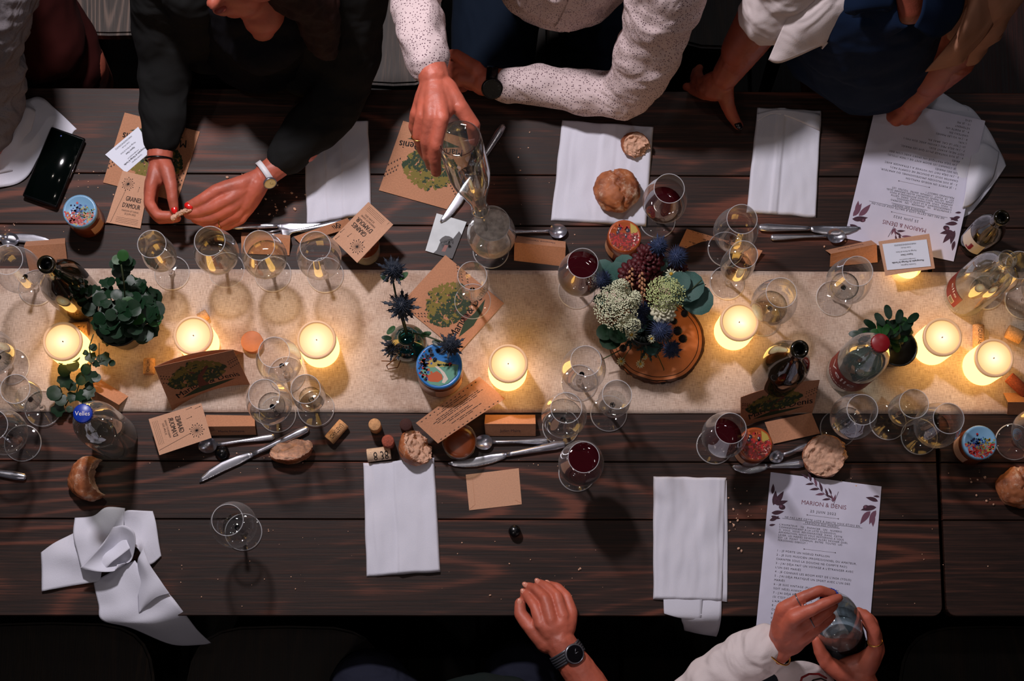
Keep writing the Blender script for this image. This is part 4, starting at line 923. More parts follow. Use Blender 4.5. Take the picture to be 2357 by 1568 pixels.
def fork(label, p0, p1, z=0.001):
    M = lay(p0, p1, 0.19, z); e = empty('fork', M.translation, label, 'fork', 'steel forks')
    obj('handle', xf(ribbon([(0,0,0.004,0.004,0.002),(0.006,0,0.0065,0.004,0.0022),(0.03,0,0.006,0.005,0.002),(0.09,0,0.003,0.007,0.002),(0.125,0,0.003,0.008,0.0018),(0.135,0,0.008,0.006,0.0012),(0.148,0,0.0115,0.004,0.001),(0.152,0,0.0115,0.004,0.001)],0,0), M), M_STEEL, e)
    for k in range(4): y = -0.0095+k*0.0063; obj('tine', xf(ribbon([(0.15,y,0.0018,0.004,0.001),(0.17,y,0.0016,0.004,0.001),(0.19,y,0.0008,0.007,0.0008)],0,0), M), M_STEEL, e)
knife('knife pointing down left under the poured bottle',(1160,288),(1018,515),0.003)
spoon('spoon lying right of the glass being filled',(1135,536),(1302,534))
knife('knife lying level between the folded napkin and the upside-down list',(1745,525),(1980,530),0.002,-1)
spoon('spoon below the level knife at upper right',(1773,548),(1941,545))
spoon('spoon bowl at the left edge above the stemmed glass',(-120,552),(43,555))
knife('knife blade lying at the left edge above the brown card',(-110,535),(131,560),0.002)
knife('knife lying diagonally past the torn bread half, lower left',(711,987),(457,1105),0.002,-1)
spoon('spoon lying right of the sideways seed packet',(632,1006),(461,1030))
knife('knife below the brown name card, blade to the left',(1302,1023),(1033,1072),0.001)
spoon('spoon between the tumbler and the runner glass',(1262,1016),(1095,1020))
knife('pale knife blade lying under the napkin edge near the white watch',(530,521),(745,522),0.002,-1)
fork('fork lying under the strip of name card beside the white wine glasses',(790,512),(612,548),0.0015)
knife('handle of a knife cut by the left edge, above the crumpled napkin',(62,1100),(-190,1060),0.001)
spoon('spoon between the lidded jar and the torn bread half',(1862,1026),(1772,1058),0.004,0.8,None,0.11)
knife('dark knife partly in shadow under the shaded jar',(1850,1068),(1685,1080),0.001)
# ------------------------------------------------------------------ bread
def bread(label, x, y, rx, ry, rz, rot=0, seed=0, cut=None, name='bread_roll', h=0.0, split=False, bite=None):
    """cut: list of (direction, offset) planes whose faces show torn crumb"""
    r = random.Random(seed); vs = []; f0 = ico(5)[1]; base = ico(5)[0]; R = Matrix.Rotation(math.radians(rot),3,'Z'); isc = []
    for v in base:
        d = v.normalized(); n1 = mn.noise(d*1.6+Vector((seed,0,0))); n2 = mn.noise(d*5+Vector((seed,3,0)))
        rad = 1+0.10*n1+0.04*n2+0.02*mn.noise(d*12)
        if split:
            s = abs(d.x*0.8+0.25*mn.noise(Vector((d.y*3,seed,0)))-0.12); 
            if d.z > 0: rad -= 0.20*max(0,1-s/0.075)
        p = Vector((d.x*rad, d.y*rad, d.z*rad if d.z > 0 else d.z*rad*0.7)); c = False
        for (cd, co) in (cut or ()):
            cd = Vector(cd).normalized(); q = p.dot(cd)-co
            if q > 0:
                p = p - cd*q*(1.0) + cd*(0.22*mn.noise(p*3+Vector((seed,9,1)))+0.13*mn.noise(p*8+Vector((seed,1,5)))+0.05*mn.noise(p*20)); c = True
        if bite:
            bc, br = Vector(bite[0]), bite[1]; dd = p-bc; dd.z *= 0.4
            xl = bc.x - math.sqrt(max(0, br*br-dd.y**2-dd.z**2))
            if br*br > dd.y**2+dd.z**2 and p.x > xl:
                p = Vector((xl+0.10*mn.noise(p*5)+0.05*mn.noise(p*14), p.y, p.z)); c = True
        p = R @ Vector((p.x*rx, p.y*ry, p.z*rz)); vs.append(p); isc.append(c)
    zmin = min(v.z for v in vs); c0 = V(x, y, h)
    vs = [c0 + v - Vector((0,0,zmin)) for v in vs]
    mi = [1 if sum(isc[i] for i in f) >= 2 else 0 for f in f0]
    o = obj(name, (vs, f0, mi), [M_CRUST, M_CRUMB]); return tag(o, label, 'bread', 'crusty bread pieces')
bread('whole round floury bread roll on the wide napkin',1417,446,0.045,0.042,0.030,15,1,split=True,h=0.008)
bread('small torn bread piece at the top of the wide napkin',1462,340,0.029,0.025,0.022,-20,2,cut=[((0.2,-0.3,1),0.35),((0.9,-0.5,0.3),0.55)],name='bread_piece',h=0.008)
bread('torn bread half lying on the top corner of the lower napkin',960,1034,0.036,0.034,0.03,0,3,cut=[((0.75,0.35,0.7),0.12)],name='bread_piece',h=0.004)
bread('torn bread half on bare wood near the lying cork',672,1040,0.040,0.026,0.026,8,4,cut=[((-0.1,0.6,0.8),0.1)],name='bread_piece')
bread('bitten bread roll below the bottle with the blue cap',213,1104,0.040,0.042,0.028,0,5,name='bread_roll',bite=((0.85,0.1,0.3),0.85))
bread('torn bread half at the top of the printed list',1893,1052,0.043,0.040,0.028,30,6,cut=[((-0.05,-0.1,1),0.25),((0.9,-0.4,0.2),0.85)],name='bread_piece')
bread('round bread roll cut by the right edge, below the lidded jar',2338,1125,0.042,0.038,0.028,10,8,split=True)
# ------------------------------------------------------------------ corks
def cork(label, p0, p1=None, r=0.0115, m=None, h=0.0, text=None, champ=False):
    m = m or M_CORK
    if p1 is None:
        L = 0.044 if not champ else 0.03; p = V(*p0, h); M = Matrix.Translation(p)
    else:
        a, b = V(*p0, r+h+0.0005), V(*p1, r+h+0.0005); L = (b-a).length; M = frame(a, b-a); p = (a+b)/2-Vector((0,0,r))
    e = empty('cork', p, label, 'cork', 'wine corks')
    pr = [(0.0,0.0),(r-0.001,0.0),(r,0.001),(r,L-0.001),(r-0.001,L),(0.0,L)] if not champ else [(0,0),(r*0.85,0.0),(r,0.003),(r*0.85,L*0.55),(r*0.95,L*0.65),(r*1.15,L*0.8),(r*1.1,L),(0,L)]
    obj('cork_body', xf(lathe(pr,28), M), m, e)
    if text and p1 is not None:
        vs, fs = text_geo(text); sc = L*0.75/max(1e-6,(max(v[0] for v in vs)-min(v[0] for v in vs))); inv = M.inverted().to_3x3() @ Vector((0,0,1)); am = math.atan2(inv.y, inv.x)
        out = [M @ Vector(((r+0.0003)*math.cos(am+(y*sc*1.6-0.003)/r), (r+0.0003)*math.sin(am+(y*sc*1.6-0.003)/r), L/2+x*sc)) for x,y in vs]
        obj('printing', (out, fs), M_INK, e, False)
    return e
cork('cork lying at a slant right of the small glass',(757,1014),(792,974),text='CHATEAU')
cork('pale cork lying above the lower napkin',(845,1049),(899,1042),r=0.0125,text='18 38',m=mat('pale_cork', C(212,180,150), 0.8, bump=0.3, bscale=400, var=0.12, vscale=200))
cork('light cork standing upright at the runner edge',(865,985))
cork('wine-stained cork standing upright below the light one',(895,1022),m=M_CORKR)
cork('dark cork standing in shadow behind the torn bread',(936,985),m=M_CORKD)
cork('cork lying beside the lit candle and the open dark bottle',(152,760),(204,757),r=0.014,text='MIS EN',h=0.003)
cork('cork poking out behind the candle above the dark tree card',(458,734),(478,722),r=0.010,h=0.003)
cork('cork standing on its edge between the ivy and the dark tree card',(343,862),(344,826),r=0.011,text='CHATEAU',h=0.003)
cork('cork with printed letters between the two right candles',(2252,800),(2252,748),r=0.011,text='BAIRRADA',h=0.003)
cork('stubby mushroom cork at the right edge beside the candle',(2318,762),(2352,778),r=0.0135,h=0.003)
cork('reddish cork lying under the right edge, below the last candle',(2322,868),(2362,905),r=0.0115,m=M_CORKR,h=0.003)
t = cork('broad flat wood disc stopper between two lit candles',(582,790),r=0.0205,champ=False,h=0.003)
for c in t.children:
    me = c.data; 
    for v in me.vertices: v.co.z *= 0.4
    me.materials[0] = M_SLICE
o = obj('bottle_cap', xf(lathe([(0,0.0),(0.0105,0.0),(0.0115,0.004),(0.011,0.016),(0.009,0.020),(0.0,0.0205)],20), Matrix.Translation(V(1184,1224,0.0005))), M_BLACK); tag(o,'small black stopper alone on the wood below the envelope','stopper')
o = obj('wrapper', xf(join(lathe([(0,0.0),(0.012,0.0),(0.014,0.004),(0.009,0.012),(0.0,0.013)],9), box((-0.002,-0.002,0.012),(0.002,0.002,0.0135))), Matrix.Translation(V(512,1044,0.0005))), M_BLACK); tag(o,'crumpled dark wrapper below the spoon by the seed packet','wrapper')
# ------------------------------------------------------------------ phone
a, b = V(88,385,0.014), V(163,300,0.014)
c = (V(55,455,0.012)+V(196,312,0.012))/2; ang = math.atan2((V(125,293,0)-V(57,455,0)).y, (V(125,293,0)-V(57,455,0)).x)
M = Matrix.Translation(V(126,387,0.008)) @ Matrix.Rotation(ang,4,'Z')
e = empty('smartphone', M.translation, 'black smartphone lying on the crumpled napkin at left', 'phone')
obj('case', xf(bevel_box((-0.074,-0.036,0),(0.074,0.036,0.009),0.004,seg=3), M), M_BLACK, e)
obj('screen', xf(bevel_box((-0.070,-0.033,0.0085),(0.070,0.033,0.0097),0.0006,seg=1), M), M_SCREEN, e)
obj('side_button', xf(box((-0.01,-0.0366,0.003),(0.02,-0.0358,0.006)), M), M_STEEL, e)
obj('camera_lens', xf(lathe([(0.0015,0.0098),(0.0,0.0099)],10), M@Matrix.Translation((0.062,0.01,0))), M_BLUEC, e)
# ------------------------------------------------------------------ crumbs
random.seed(12); vf = []
def crumbs(cx, cy, sx, sy, n, smax=0.0016):
    for k in range(n):
        px, py = random.gauss(cx,sx), random.gauss(cy,sy)
        if not (214 < py < 1414) or (623 < py < 952): continue
        s = random.uniform(0.0004,smax); vf.append(ell(V(px,py,s*0.6), s*random.uniform(0.7,1.5), s, s*0.7, 1, random.random()*3))
for a in ((190,430,45,60,26),(620,460,50,30,40,0.003),(1700,1190,25,40,30,0.0026),(1320,400,200,60,26),(700,1260,60,40,12),(1250,1330,60,30,14,0.002),(1120,1300,150,60,16),(2060,1300,150,80,16),(2250,1120,30,25,14,0.003),(520,1270,90,60,14),(1330,560,60,20,12),(1980,560,60,25,10,0.0026),(600,1060,120,20,16),(1240,1060,60,15,12),(1960,1110,20,8,8,0.003),(30,540,60,15,12)): crumbs(*a)
o = obj('bread_crumbs', join(*vf), M_CRUMB, loc=(0,0,TZ)); tag(o,'bread crumbs scattered over the dark planks','crumbs',kind='stuff')
# ------------------------------------------------------------------ people
def skin_mat(name, col):
    m, n, p = nt(name); tc = N(n,'ShaderNodeTexCoord')
    t = N(n,'ShaderNodeTexNoise', i_Scale=22.0, i_Detail=5.0); n.links.new(tc.outputs['Object'], t.inputs['Vector'])
    r = ramp(n, [(0.35,tuple(c*0.78 for c in col[:3])+(1,)),(0.65,(min(1,col[0]*1.12),col[1]*1.08,col[2]*1.05,1))]); n.links.new(t.outputs[0], r.inputs[0]); n.links.new(r.outputs[0], p.inputs['Base Color'])
    t2 = N(n,'ShaderNodeTexNoise', i_Scale=330.0, i_Detail=4.0); n.links.new(tc.outputs['Object'], t2.inputs['Vector'])
    b = N(n,'ShaderNodeBump', i_Strength=0.3, i_Distance=0.001); n.links.new(t2.outputs[0], b.inputs['Height']); n.links.new(b.outputs[0], p.inputs['Normal'])
    p.inputs['Roughness'].default_value = 0.5; p.inputs['Subsurface Weight'].default_value = 0.12; p.inputs['Subsurface Radius'].default_value = (0.012,0.004,0.002); p.inputs['Subsurface Scale'].default_value = 1.0
    return m
M_SKIN = skin_mat('skin', C(186,97,76)); M_SKIN2 = skin_mat('tanned_skin', C(150,74,56))
def cloth_mat(name, col, sc=7.0, bump=0.5, fine=900, rough=0.9, dots=None, sheen=0.0):
    m, n, p = nt(name); tc = N(n,'ShaderNodeTexCoord'); p.inputs['Roughness'].default_value = rough; p.inputs['Specular IOR Level'].default_value = 0.15
    p.inputs['Base Color'].default_value = col
    t = N(n,'ShaderNodeTexNoise', i_Scale=sc, i_Detail=2.0, i_Distortion=1.2); n.links.new(tc.outputs['Object'], t.inputs['Vector'])
    t2 = N(n,'ShaderNodeTexNoise', i_Scale=fine, i_Detail=2.0); n.links.new(tc.outputs['Object'], t2.inputs['Vector'])
    b = N(n,'ShaderNodeBump', i_Strength=bump, i_Distance=0.03); n.links.new(t.outputs[0], b.inputs['Height'])
    b2 = N(n,'ShaderNodeBump', i_Strength=0.3, i_Distance=0.001); n.links.new(t2.outputs[0], b2.inputs['Height']); n.links.new(b.outputs[0], b2.inputs['Normal']); n.links.new(b2.outputs[0], p.inputs['Normal'])
    if dots:
        v = N(n,'ShaderNodeTexVoronoi', i_Scale=dots[0]); v.inputs['Randomness'].default_value = 0.75; n.links.new(tc.outputs['Object'], v.inputs['Vector'])
        r = ramp(n, [(dots[1]-0.02,dots[2]),(dots[1]+0.06,col)]); n.links.new(v.outputs['Distance'], r.inputs[0]); n.links.new(r.outputs[0], p.inputs['Base Color'])
    return m
M_JACK = cloth_mat('black_jacket_cloth', C(24,24,24), 8, 0.6); M_TOPB = cloth_mat('black_top_cloth', C(12,12,18), 8)
M_SHIRT = cloth_mat('dotted_shirt_cloth', C(206,186,186), 9, 0.55, dots=(235,0.26,C(84,58,70)))
M_NAVY = cloth_mat('navy_cloth', C(14,24,38), 7); M_DRESS = cloth_mat('navy_dress_cloth', C(10,26,50), 6, 0.35)
M_WJACK = cloth_mat('white_jacket_cloth', C(212,200,200), 9, 0.6, 500); M_BEIGE = cloth_mat('beige_jacket_cloth', C(168,120,96), 8, 0.5)
M_GREY = cloth_mat('grey_knit', C(118,112,116), 14, 0.8, 260, dots=(300,0.22,C(96,92,98))); M_REDD = cloth_mat('dark_red_cloth', C(46,10,8), 6, 0.5)
M_GREEN = cloth_mat('dark_green_knit', C(16,26,26), 8, 0.6); M_JEANS = cloth_mat('grey_jeans', C(34,36,50), 8)
M_HAIR = mat('brown_hair', C(34,14,9), 0.75, spec=0.2, bump=0.9, bscale=90, var=0.5, vscale=40, mapscale=(1,1,0.15)); M_HAIRD = mat('dark_hair', C(24,16,12), 0.5, bump=0.9, bscale=90, mapscale=(1,1,0.15))
M_NAILR = mat('red_nail', C(215,26,24), 0.2); M_NAILB = mat('black_nail', C(16,10,14), 0.2); M_NAIL = mat('bare_nail', C(214,140,118), 0.3)
M_EYE = mat('eye_white', C(210,200,195), 0.2); M_LIP = mat('lips', C(150,68,58), 0.5); M_SILVER = mat('silver', C(130,130,140), 0.3, 0.8); M_WSTRAP = mat('white_strap', C(225,222,226), 0.5); M_DIAL = mat('dark_dial', C(14,12,16), 0.15); M_DIALW = mat('cream_dial', C(200,180,130), 0.25)
def ringm(c, axis, R, r, sx=1.0, n=36, k=8):
    M = frame(c, axis); pts = [M @ Vector((R*sx*math.cos(2*math.pi*i/n), R*math.sin(2*math.pi*i/n), 0)) for i in range(n)]
    return tube(pts, r, k, closed=True)
def strap(c, axis, R, w, th, n=40, sx=1.0):
    M = frame(c, axis); return xf(lathe([(R,-w/2),(R+th,-w/2),(R+th,w/2),(R,w/2),(R,-w/2)], n), M @ Matrix.Diagonal((sx,1,1,1)))
def nail(parent, p, r, m, d=(0,0,1), rot=0, h=0.0):
    c = V(*p); obj('fingernail', ell(c, r*1.25, r*0.85, r*0.4, 2, rot), m, parent)
def person(label, base, coarse, fine, clothes, skin=M_SKIN, vf_extra=None, vox=0.0022):
    e = empty('person', V(base[0],base[1],-TZ), label, 'person')
    parts = []
    arms = []
    for name, ch, m, vx, amp, fs_ in clothes:
        if name in ('jacket','shirt','grey_sweater','dark_sweater','white_sweater','white_jacket','jacket_sleeve'):
            for c_ in ch:
                if len(c_) > 8: arms.append([(p, max(0.014, r-0.020)) for p, r in c_[::2]])
    parts.append(remesh(list(coarse)+arms, 0.007, 5))
    for f in fine: parts.append(remesh(f, vox, 5, 0.0006, 60, 3))
    if vf_extra: parts += vf_extra
    obj('body', join(*parts), skin, e)
    tm = [c_[2] for c_ in clothes if c_[0] == 'trousers']
    if tm:
        for c_ in coarse:
            if min(p.z for p, r in c_) < 0.2: obj('trouser_leg', remesh([[(p, r+0.012) for p, r in c_[1:]]], 0.012, 4), tm[0], e); obj('shoe', remesh([[(Vector((c_[-1][0].x,c_[-1][0].y,0.045)),.042),(Vector((c_[-1][0].x,c_[-1][0].y+(-0.16 if c_[-1][0].y > 0.3 else 0.16),0.034)),.034)]], 0.010, 3), M_BLACK, e)
    for name, ch, m, vx, amp, fs_ in clothes:
        obj(name, remesh(ch, vx, 7, amp, fs_, len(name)), m, e)
    return e
def hand(wrist, mcps, fingers, thumb, pr=0.0145, fill=()):
    """wrist (px,py,h,r); mcps 4x(px,py,h,r); fingers: further joints of each; thumb: joints from its base"""
    out = []
    for mc, fg in zip(mcps, fingers):
        mid = tuple((wrist[i]*0.45+mc[i]*0.55) for i in range(3))+(pr,)
        out.append(chain([(wrist[0],wrist[1],wrist[2],wrist[3]*0.72), mid, mc]+list(fg)))
    for a, b in zip(mcps, mcps[1:]):
        out.append(chain([tuple((wrist[i]*0.3+a[i]*0.7) for i in range(3))+(pr*0.9,), tuple((wrist[i]*0.3+b[i]*0.7) for i in range(3))+(pr*0.9,)]))
    out.append(chain([(wrist[0],wrist[1],wrist[2],wrist[3]*0.7)]+list(thumb)))
    for f in fill: out.append(chain(f))
    return out
def head_blob(px, py, h, r=0.088, face=(0,1,-0.2)):
    """simple head with nose, chin, ears for people whose heads are outside the picture"""
    c = V(px,py,h); f = Vector(face).normalized(); up = Vector((0,0,1)); s = f.cross(up).normalized(); u = s.cross(f)
    B = []
    B.append([(c, r*0.98),(c+u*0.02-f*0.01, r)]); B.append([(c+f*0.03-u*0.055, r*0.62),(c+f*0.065-u*0.095, 0.022)])
    B.append([(c+f*(r+0.004)+u*0.0, 0.010),(c+f*(r+0.018)-u*0.028, 0.012)]); B.append([(c+f*(r-0.006)-u*0.055, 0.017),(c+f*(r-0.004)-u*0.06, 0.016)])
    for q in (-1,1):
        B.append([(c+s*q*(r*0.95)-u*0.01, 0.014),(c+s*q*(r*0.98)+u*0.015, 0.013)]); B.append([(c+f*(r-0.012)+s*q*0.03+u*0.02, 0.014),(c+f*(r-0.014)+s*q*0.045+u*0.018, 0.012)])
    B.append([(c-u*0.06, 0.055),(c-u*0.14-f*0.02, 0.056)])
    eyes = join(*[setm(ell(c+f*(r-0.0075)+s*q*0.030+u*0.004, 0.011,0.011,0.0085,2),0) for q in (-1,1)], *[setm(ell(c+f*(r+0.0012)+s*q*0.030+u*0.003, 0.0045,0.0045,0.0045,1),1) for q in (-1,1)])
    hair = [[(c+u*0.025-f*0.015, r+0.010)],[(c-f*0.05-u*0.03, r*0.8)],[(c+u*0.055+f*0.02, r*0.72)]]
    return B, eyes, hair
from mathutils.bvhtree import BVHTree
def hitp(o, px, py, off=0.0):
    if not hasattr(hitp,'c') or hitp.c[0] != o.name:
        wl = wloc(o); hitp.c = (o.name, BVHTree.FromPolygons([v.co+wl for v in o.data.vertices], [tuple(p.vertices) for p in o.data.polygons]))
    c = Vector((0,0,TZ+CH)); d = (V(px,py,0)-c).normalized(); loc, n_, i_, dist = hitp.c[1].ray_cast(c, d)
    if n_.dot(d) > 0: n_ = -n_
    return loc+n_*off, n_
def strip(o, A, B_, off=0.0022, k=5):
    A, B_ = catmull(A,k), catmull(B_,k); P = []
    for a, b in zip(A, B_): P.append([hitp(o, a[0]+(b[0]-a[0])*t/4, a[1]+(b[1]-a[1])*t/4, off)[0] for t in range(5)])
    return solid_grid(P, .002)
# --- woman in the dark jacket
B = [[(V(585,-95,0.490),.078)],[(V(598,-120,0.510),.080)],[(V(548,-45,0.450),.046),(V(530,8,0.405),.021)],[(V(507,-28,0.470),.013),(V(489,8,0.468),.0125)],[(V(503,18,0.435),.015),(V(516,20,0.428),.016)],[(V(560,-10,0.415),.040),(V(538,14,0.400),.024)],
     [(V(600,-40,0.390),.050),(V(603,25,0.350),.046),(V(604,62,0.320),.030)],[(V(604,-60,0.290),.09),(V(600,20,0.200),.10),(V(600,60,0.000),.11)],
     
     [(V(520,0,-.1),.09),(V(510,230,-.13),.075),(V(510,260,-.5),.05),(V(505,240,-.71),.045)],[(V(680,0,-.1),.09),(V(690,230,-.13),.075),(V(690,260,-.5),.05),(V(690,240,-.71),.045)]]
LH = hand((368,362,.078,.025), [(349,425,.086,.0120),(345,432,.070,.0120),(347,436,.054,.0115),(352,440,.042,.0105)],
  [[(343,466,.080,.0102),(362,495,.074,.0092),(400,496,.070,.0082)],[(343,474,.060,.0102),(364,503,.056,.0090),(408,503,.060,.0080)],[(347,478,.043,.0098),(368,506,.040,.0088),(398,505,.046,.0078)],[(352,474,.032,.0088),(370,496,.028,.0080),(392,500,.034,.0070)]],
  [(384,392,.090,.0155),(394,428,.094,.0120),(397,455,.092,.0106),(401,482,.084,.0088)], 0.0150, [[(378,270,.085,.0290),(370,330,.080,.0250),(368,362,.078,.0245)],[(368,385,.080,.018),(362,410,.078,.017)]])
RH = hand((614,400,.078,.024), [(526,458,.092,.0130),(534,476,.080,.0125),(545,490,.066,.0120),(556,502,.052,.0110)],
  [[(484,478,.088,.0108),(456,488,.082,.0094),(428,488,.078,.0082)],[(486,500,.072,.0105),(456,502,.068,.0092),(432,494,.070,.0080)],[(502,514,.056,.0100),(472,513,.052,.0088),(448,505,.056,.0078)],[(524,520,.042,.0092),(494,522,.038,.0082),(470,515,.042,.0072)]],
  [(560,422,.092,.0165),(502,436,.096,.0128),(466,458,.094,.0110),(434,474,.086,.0088)], 0.0165, [[(700,340,.085,.0300),(656,370,.080,.0240),(614,400,.078,.0245)],[(590,425,.085,.020),(560,470,.068,.018)]])
e = person('woman in a black jacket with red nails breaking a piece of bread', (600,-20), B, [LH, RH], [
   ('black_top', [[(V(600,-40,.30),.125),(V(600,60,.10),.13),(V(600,60,-.02),.13)],[(V(520,-10,.28),.06),(V(560,70,.27),.055),(V(604,118,.26),.05),(V(650,70,.27),.055),(V(690,-10,.28),.06)]], M_TOPB, .008, .004, 14),
   ('trousers', [[(V(520,0,-.1),.10),(V(510,235,-.13),.085)],[(V(680,0,-.1),.10),(V(690,235,-.13),.085)],[(V(520,40,-.12),.09),(V(690,40,-.12),.09)]], M_TOPB, .009, .003, 12),
   ('jacket', [chain([(470,-110,.36,.075),(395,-85,.33,.068),(370,20,.22,.060),(378,120,.145,.052),(378,210,.105,.049),(374,285,.090,.043),(371,318,.082,.037)],4,.035,1.4),
               chain([(700,-120,.36,.085),(795,-75,.32,.078),(802,80,.19,.066),(785,200,.11,.056),(740,270,.095,.054),(690,325,.088,.046),(652,364,.082,.036)],4,.04,1.5),
               chain([(450,-40,.34,.070),(455,60,.18,.060),(470,110,.05,.055)]), chain([(740,-40,.28,.095),(735,60,.16,.090),(720,130,.04,.085)])], M_JACK, .006, .005, 16)])
obj('hair', remesh([[(V(600,-130,0.530),.088)],[(V(620,-130,0.490),.085)],[(V(660,-60,0.470),.050),(V(725,10,0.380),.045),(V(748,110,0.270),.028)],[(V(640,-100,0.490),.07)],[(V(640,-40,0.450),.035),(V(655,10,0.410),.022)]], .006, 4, .005, 40, 2), M_HAIR, e)
obj('lips', ell(V(508,22,0.443), .012,.008,.006,2,0.6), M_LIP, e)
for p, rr, rot in (((401,482,.0915),.0072,-1.4),((434,474,.0935),.0072,-0.5)): nail(e, p, rr, M_NAILR, rot=rot)
nail(e, (404,497,.0770), .0055, M_NAILR, rot=0.1)
obj('hair_tie', ringm(V(366,368,.078), V(367,395,.078)-V(369,340,.08), .0268, .0020), M_BLACK, e)
obj('gold_ring', ringm(V(506,512,.058), V(480,513,.055)-V(525,506,.06), .0110, .0011), M_GOLD, e)
ax = V(640,386,.078)-V(590,420,.078); wc = V(612,400,.078)
w = obj('wristwatch', strap(wc, ax, .0258, .011, .0018), M_WSTRAP, e)
d = (V(624,428,.078)-wc); nrm = (Vector((d.x,d.y,0)).normalized()*0.85+Vector((0,0,0.55))).normalized(); cc = wc+nrm*.0262
obj('watch_case', xf(lathe([(0.0,0.0),(0.012,0.0),(0.0128,0.002),(0.0128,0.005),(0.011,0.006),(0.0105,0.0054)],28), frame(cc,nrm)), M_SILVER, w)
obj('watch_dial', xf(join(lathe([(0.0106,0.0054),(0,0.0054)],28), box((-0.0004,0,0.0055),(0.0004,0.008,0.0058)), box((0,-0.0004,0.0055),(0.006,0.0004,0.0058))), frame(cc,nrm)), M_DIALW, w)
# torn piece of bread in her fingers
o = obj('bread_piece', remesh([chain([(398,502,.088,.005),(412,492,.090,.0045),(424,486,.092,.0038),(438,483,.091,.0030)])], .0012, 1, .002, 300, 1), M_CRUMB); tag(o, 'tiny shred of bread pulled between red-nailed fingers', 'bread')
# --- man pouring water
hb, eyes, hairc = head_blob(1330,-420,.66,face=(0,-1,-0.5))
B = hb+[[(V(1330,-330,.50),.10),(V(1320,-180,.30),.13),(V(1310,-110,.0),.13)],
     [(V(1150,-120,-.14),.08),(V(1140,215,-.16),.065),(V(1140,240,-.5),.05),(V(1140,225,-.71),.045)],[(V(1400,-120,-.14),.08),(V(1380,215,-.16),.065),(V(1380,240,-.5),.05),(V(1380,225,-.71),.045)]]
RH = hand((1000,178,.478,.0265), [(1016,272,.505,.0140),(993,270,.502,.0140),(973,266,.486,.0132),(959,260,.465,.0118)],
  [[(1003,334,.490,.0118),(1001,366,.465,.0106),(1004,396,.440,.0092)],[(982,326,.478,.0118),(985,358,.452,.0104),(992,382,.430,.0090)],[(963,312,.462,.0110),(971,342,.436,.0096),(981,362,.420,.0085)],[(953,292,.436,.0098),(961,316,.414,.0086),(972,332,.402,.0076)]],
  [(1026,205,.478,.0200),(1058,246,.484,.0148),(1089,288,.470,.0122),(1091,324,.440,.0096)], 0.0175, [[(968,50,.445,.026),(975,95,.455,.026),(987,140,.468,.0275),(1000,178,.478,.0270)],[(1020,215,.482,.020),(1030,245,.488,.016),(1018,268,.495,.014)]])
LHp = hand((1112,188,.058,.028), [(1062,180,.062,.0135),(1056,168,.058,.0135),(1052,156,.052,.0130),(1052,146,.045,.0120)],
  [[(1040,196,.045,.0112),(1052,204,.026,.0100),(1068,202,.016,.0090)],[(1034,178,.040,.0112),(1044,188,.020,.0100),(1060,190,.012,.0090)],[(1034,160,.034,.0108),(1044,168,.016,.0096),(1058,172,.010,.0086)],[(1038,144,.028,.0098),(1048,150,.014,.0088),(1060,156,.008,.0080)]],
  [(1095,160,.070,.0170),(1070,140,.070,.0130),(1050,126,.066,.0112),(1040,124,.062,.0098)], 0.0175, [[(1200,194,.058,.030),(1150,191,.058,.0275),(1112,188,.058,.0275)],[(1090,180,.05,.026),(1075,170,.045,.024)]])
e = person('man in a dotted white shirt pouring water with one arm folded on the table', (1320,-150), B, [RH, LHp], [
   ('shirt', [chain([(1180,-340,.48,.085),(1090,-250,.42,.075),(985,-120,.385,.056),(958,-20,.405,.047),(966,60,.44,.0435),(981,118,.462,.0385),(987,146,.470,.0355)],4,.035,1.3),
              chain([(1470,-260,.48,.09),(1540,-90,.42,.078),(1515,50,.29,.066),(1478,150,.17,.060),(1440,212,.090,.052),(1370,216,.068,.047),(1290,206,.062,.044),(1210,197,.060,.0395),(1165,194,.060,.036)],4,.04,1.25),
              chain([(1330,-320,.46,.15),(1320,-180,.34,.155),(1300,-105,.18,.145),(1290,-100,.05,.14)]), chain([(1180,-140,.25,.10),(1440,-150,.25,.11)])], M_SHIRT, .0050, .006, 17),
   ('trousers', [[(V(1150,-120,-.13),.10),(V(1130,225,-.16),.082)],[(V(1390,-120,-.13),.10),(V(1380,225,-.16),.082)],[(V(1180,-60,-.13),.09),(V(1370,-60,-.13),.09)]], M_NAVY, .009, .003, 12)])
obj('hair', remesh(hairc, .007, 3, .004, 40, 1), M_HAIRD, e); obj('eyes', eyes, [M_EYE, M_INK], e)
sh = [c for c in e.children if c.name.startswith('shirt')][0]; obj('shirt_placket', strip(sh, [(1352,-20),(1340,10),(1326,40),(1310,70)], [(1320,-24),(1306,5),(1292,34),(1276,62)]), M_SHIRT, e, False)
obj('shirt_button', xf(lathe([(0,0.0),(0.0055,0.0),(0.0055,0.0015),(0,0.0018)],16), frame(*hitp(sh,1330,7))), M_NAP, e)
obj('gold_ring', ringm(V(964,316,.462), V(967,345,.44)-V(966,290,.475), .0122, .0011), M_GOLD, e)
ax = V(1180,193,.058)-V(1100,187,.058); wc = V(1132,189,.058)
w = obj('wristwatch', strap(wc, ax, .0292, .022, .002), M_DIAL, e)
nrm = Vector((0.02,-0.62,0.75)).normalized(); cc = wc+nrm*.029
obj('watch_case', xf(lathe([(0.0,0.0),(0.020,0.0),(0.021,0.003),(0.021,0.008),(0.0185,0.010),(0.0175,0.009)],32), frame(cc,nrm)), M_BLACK, w)
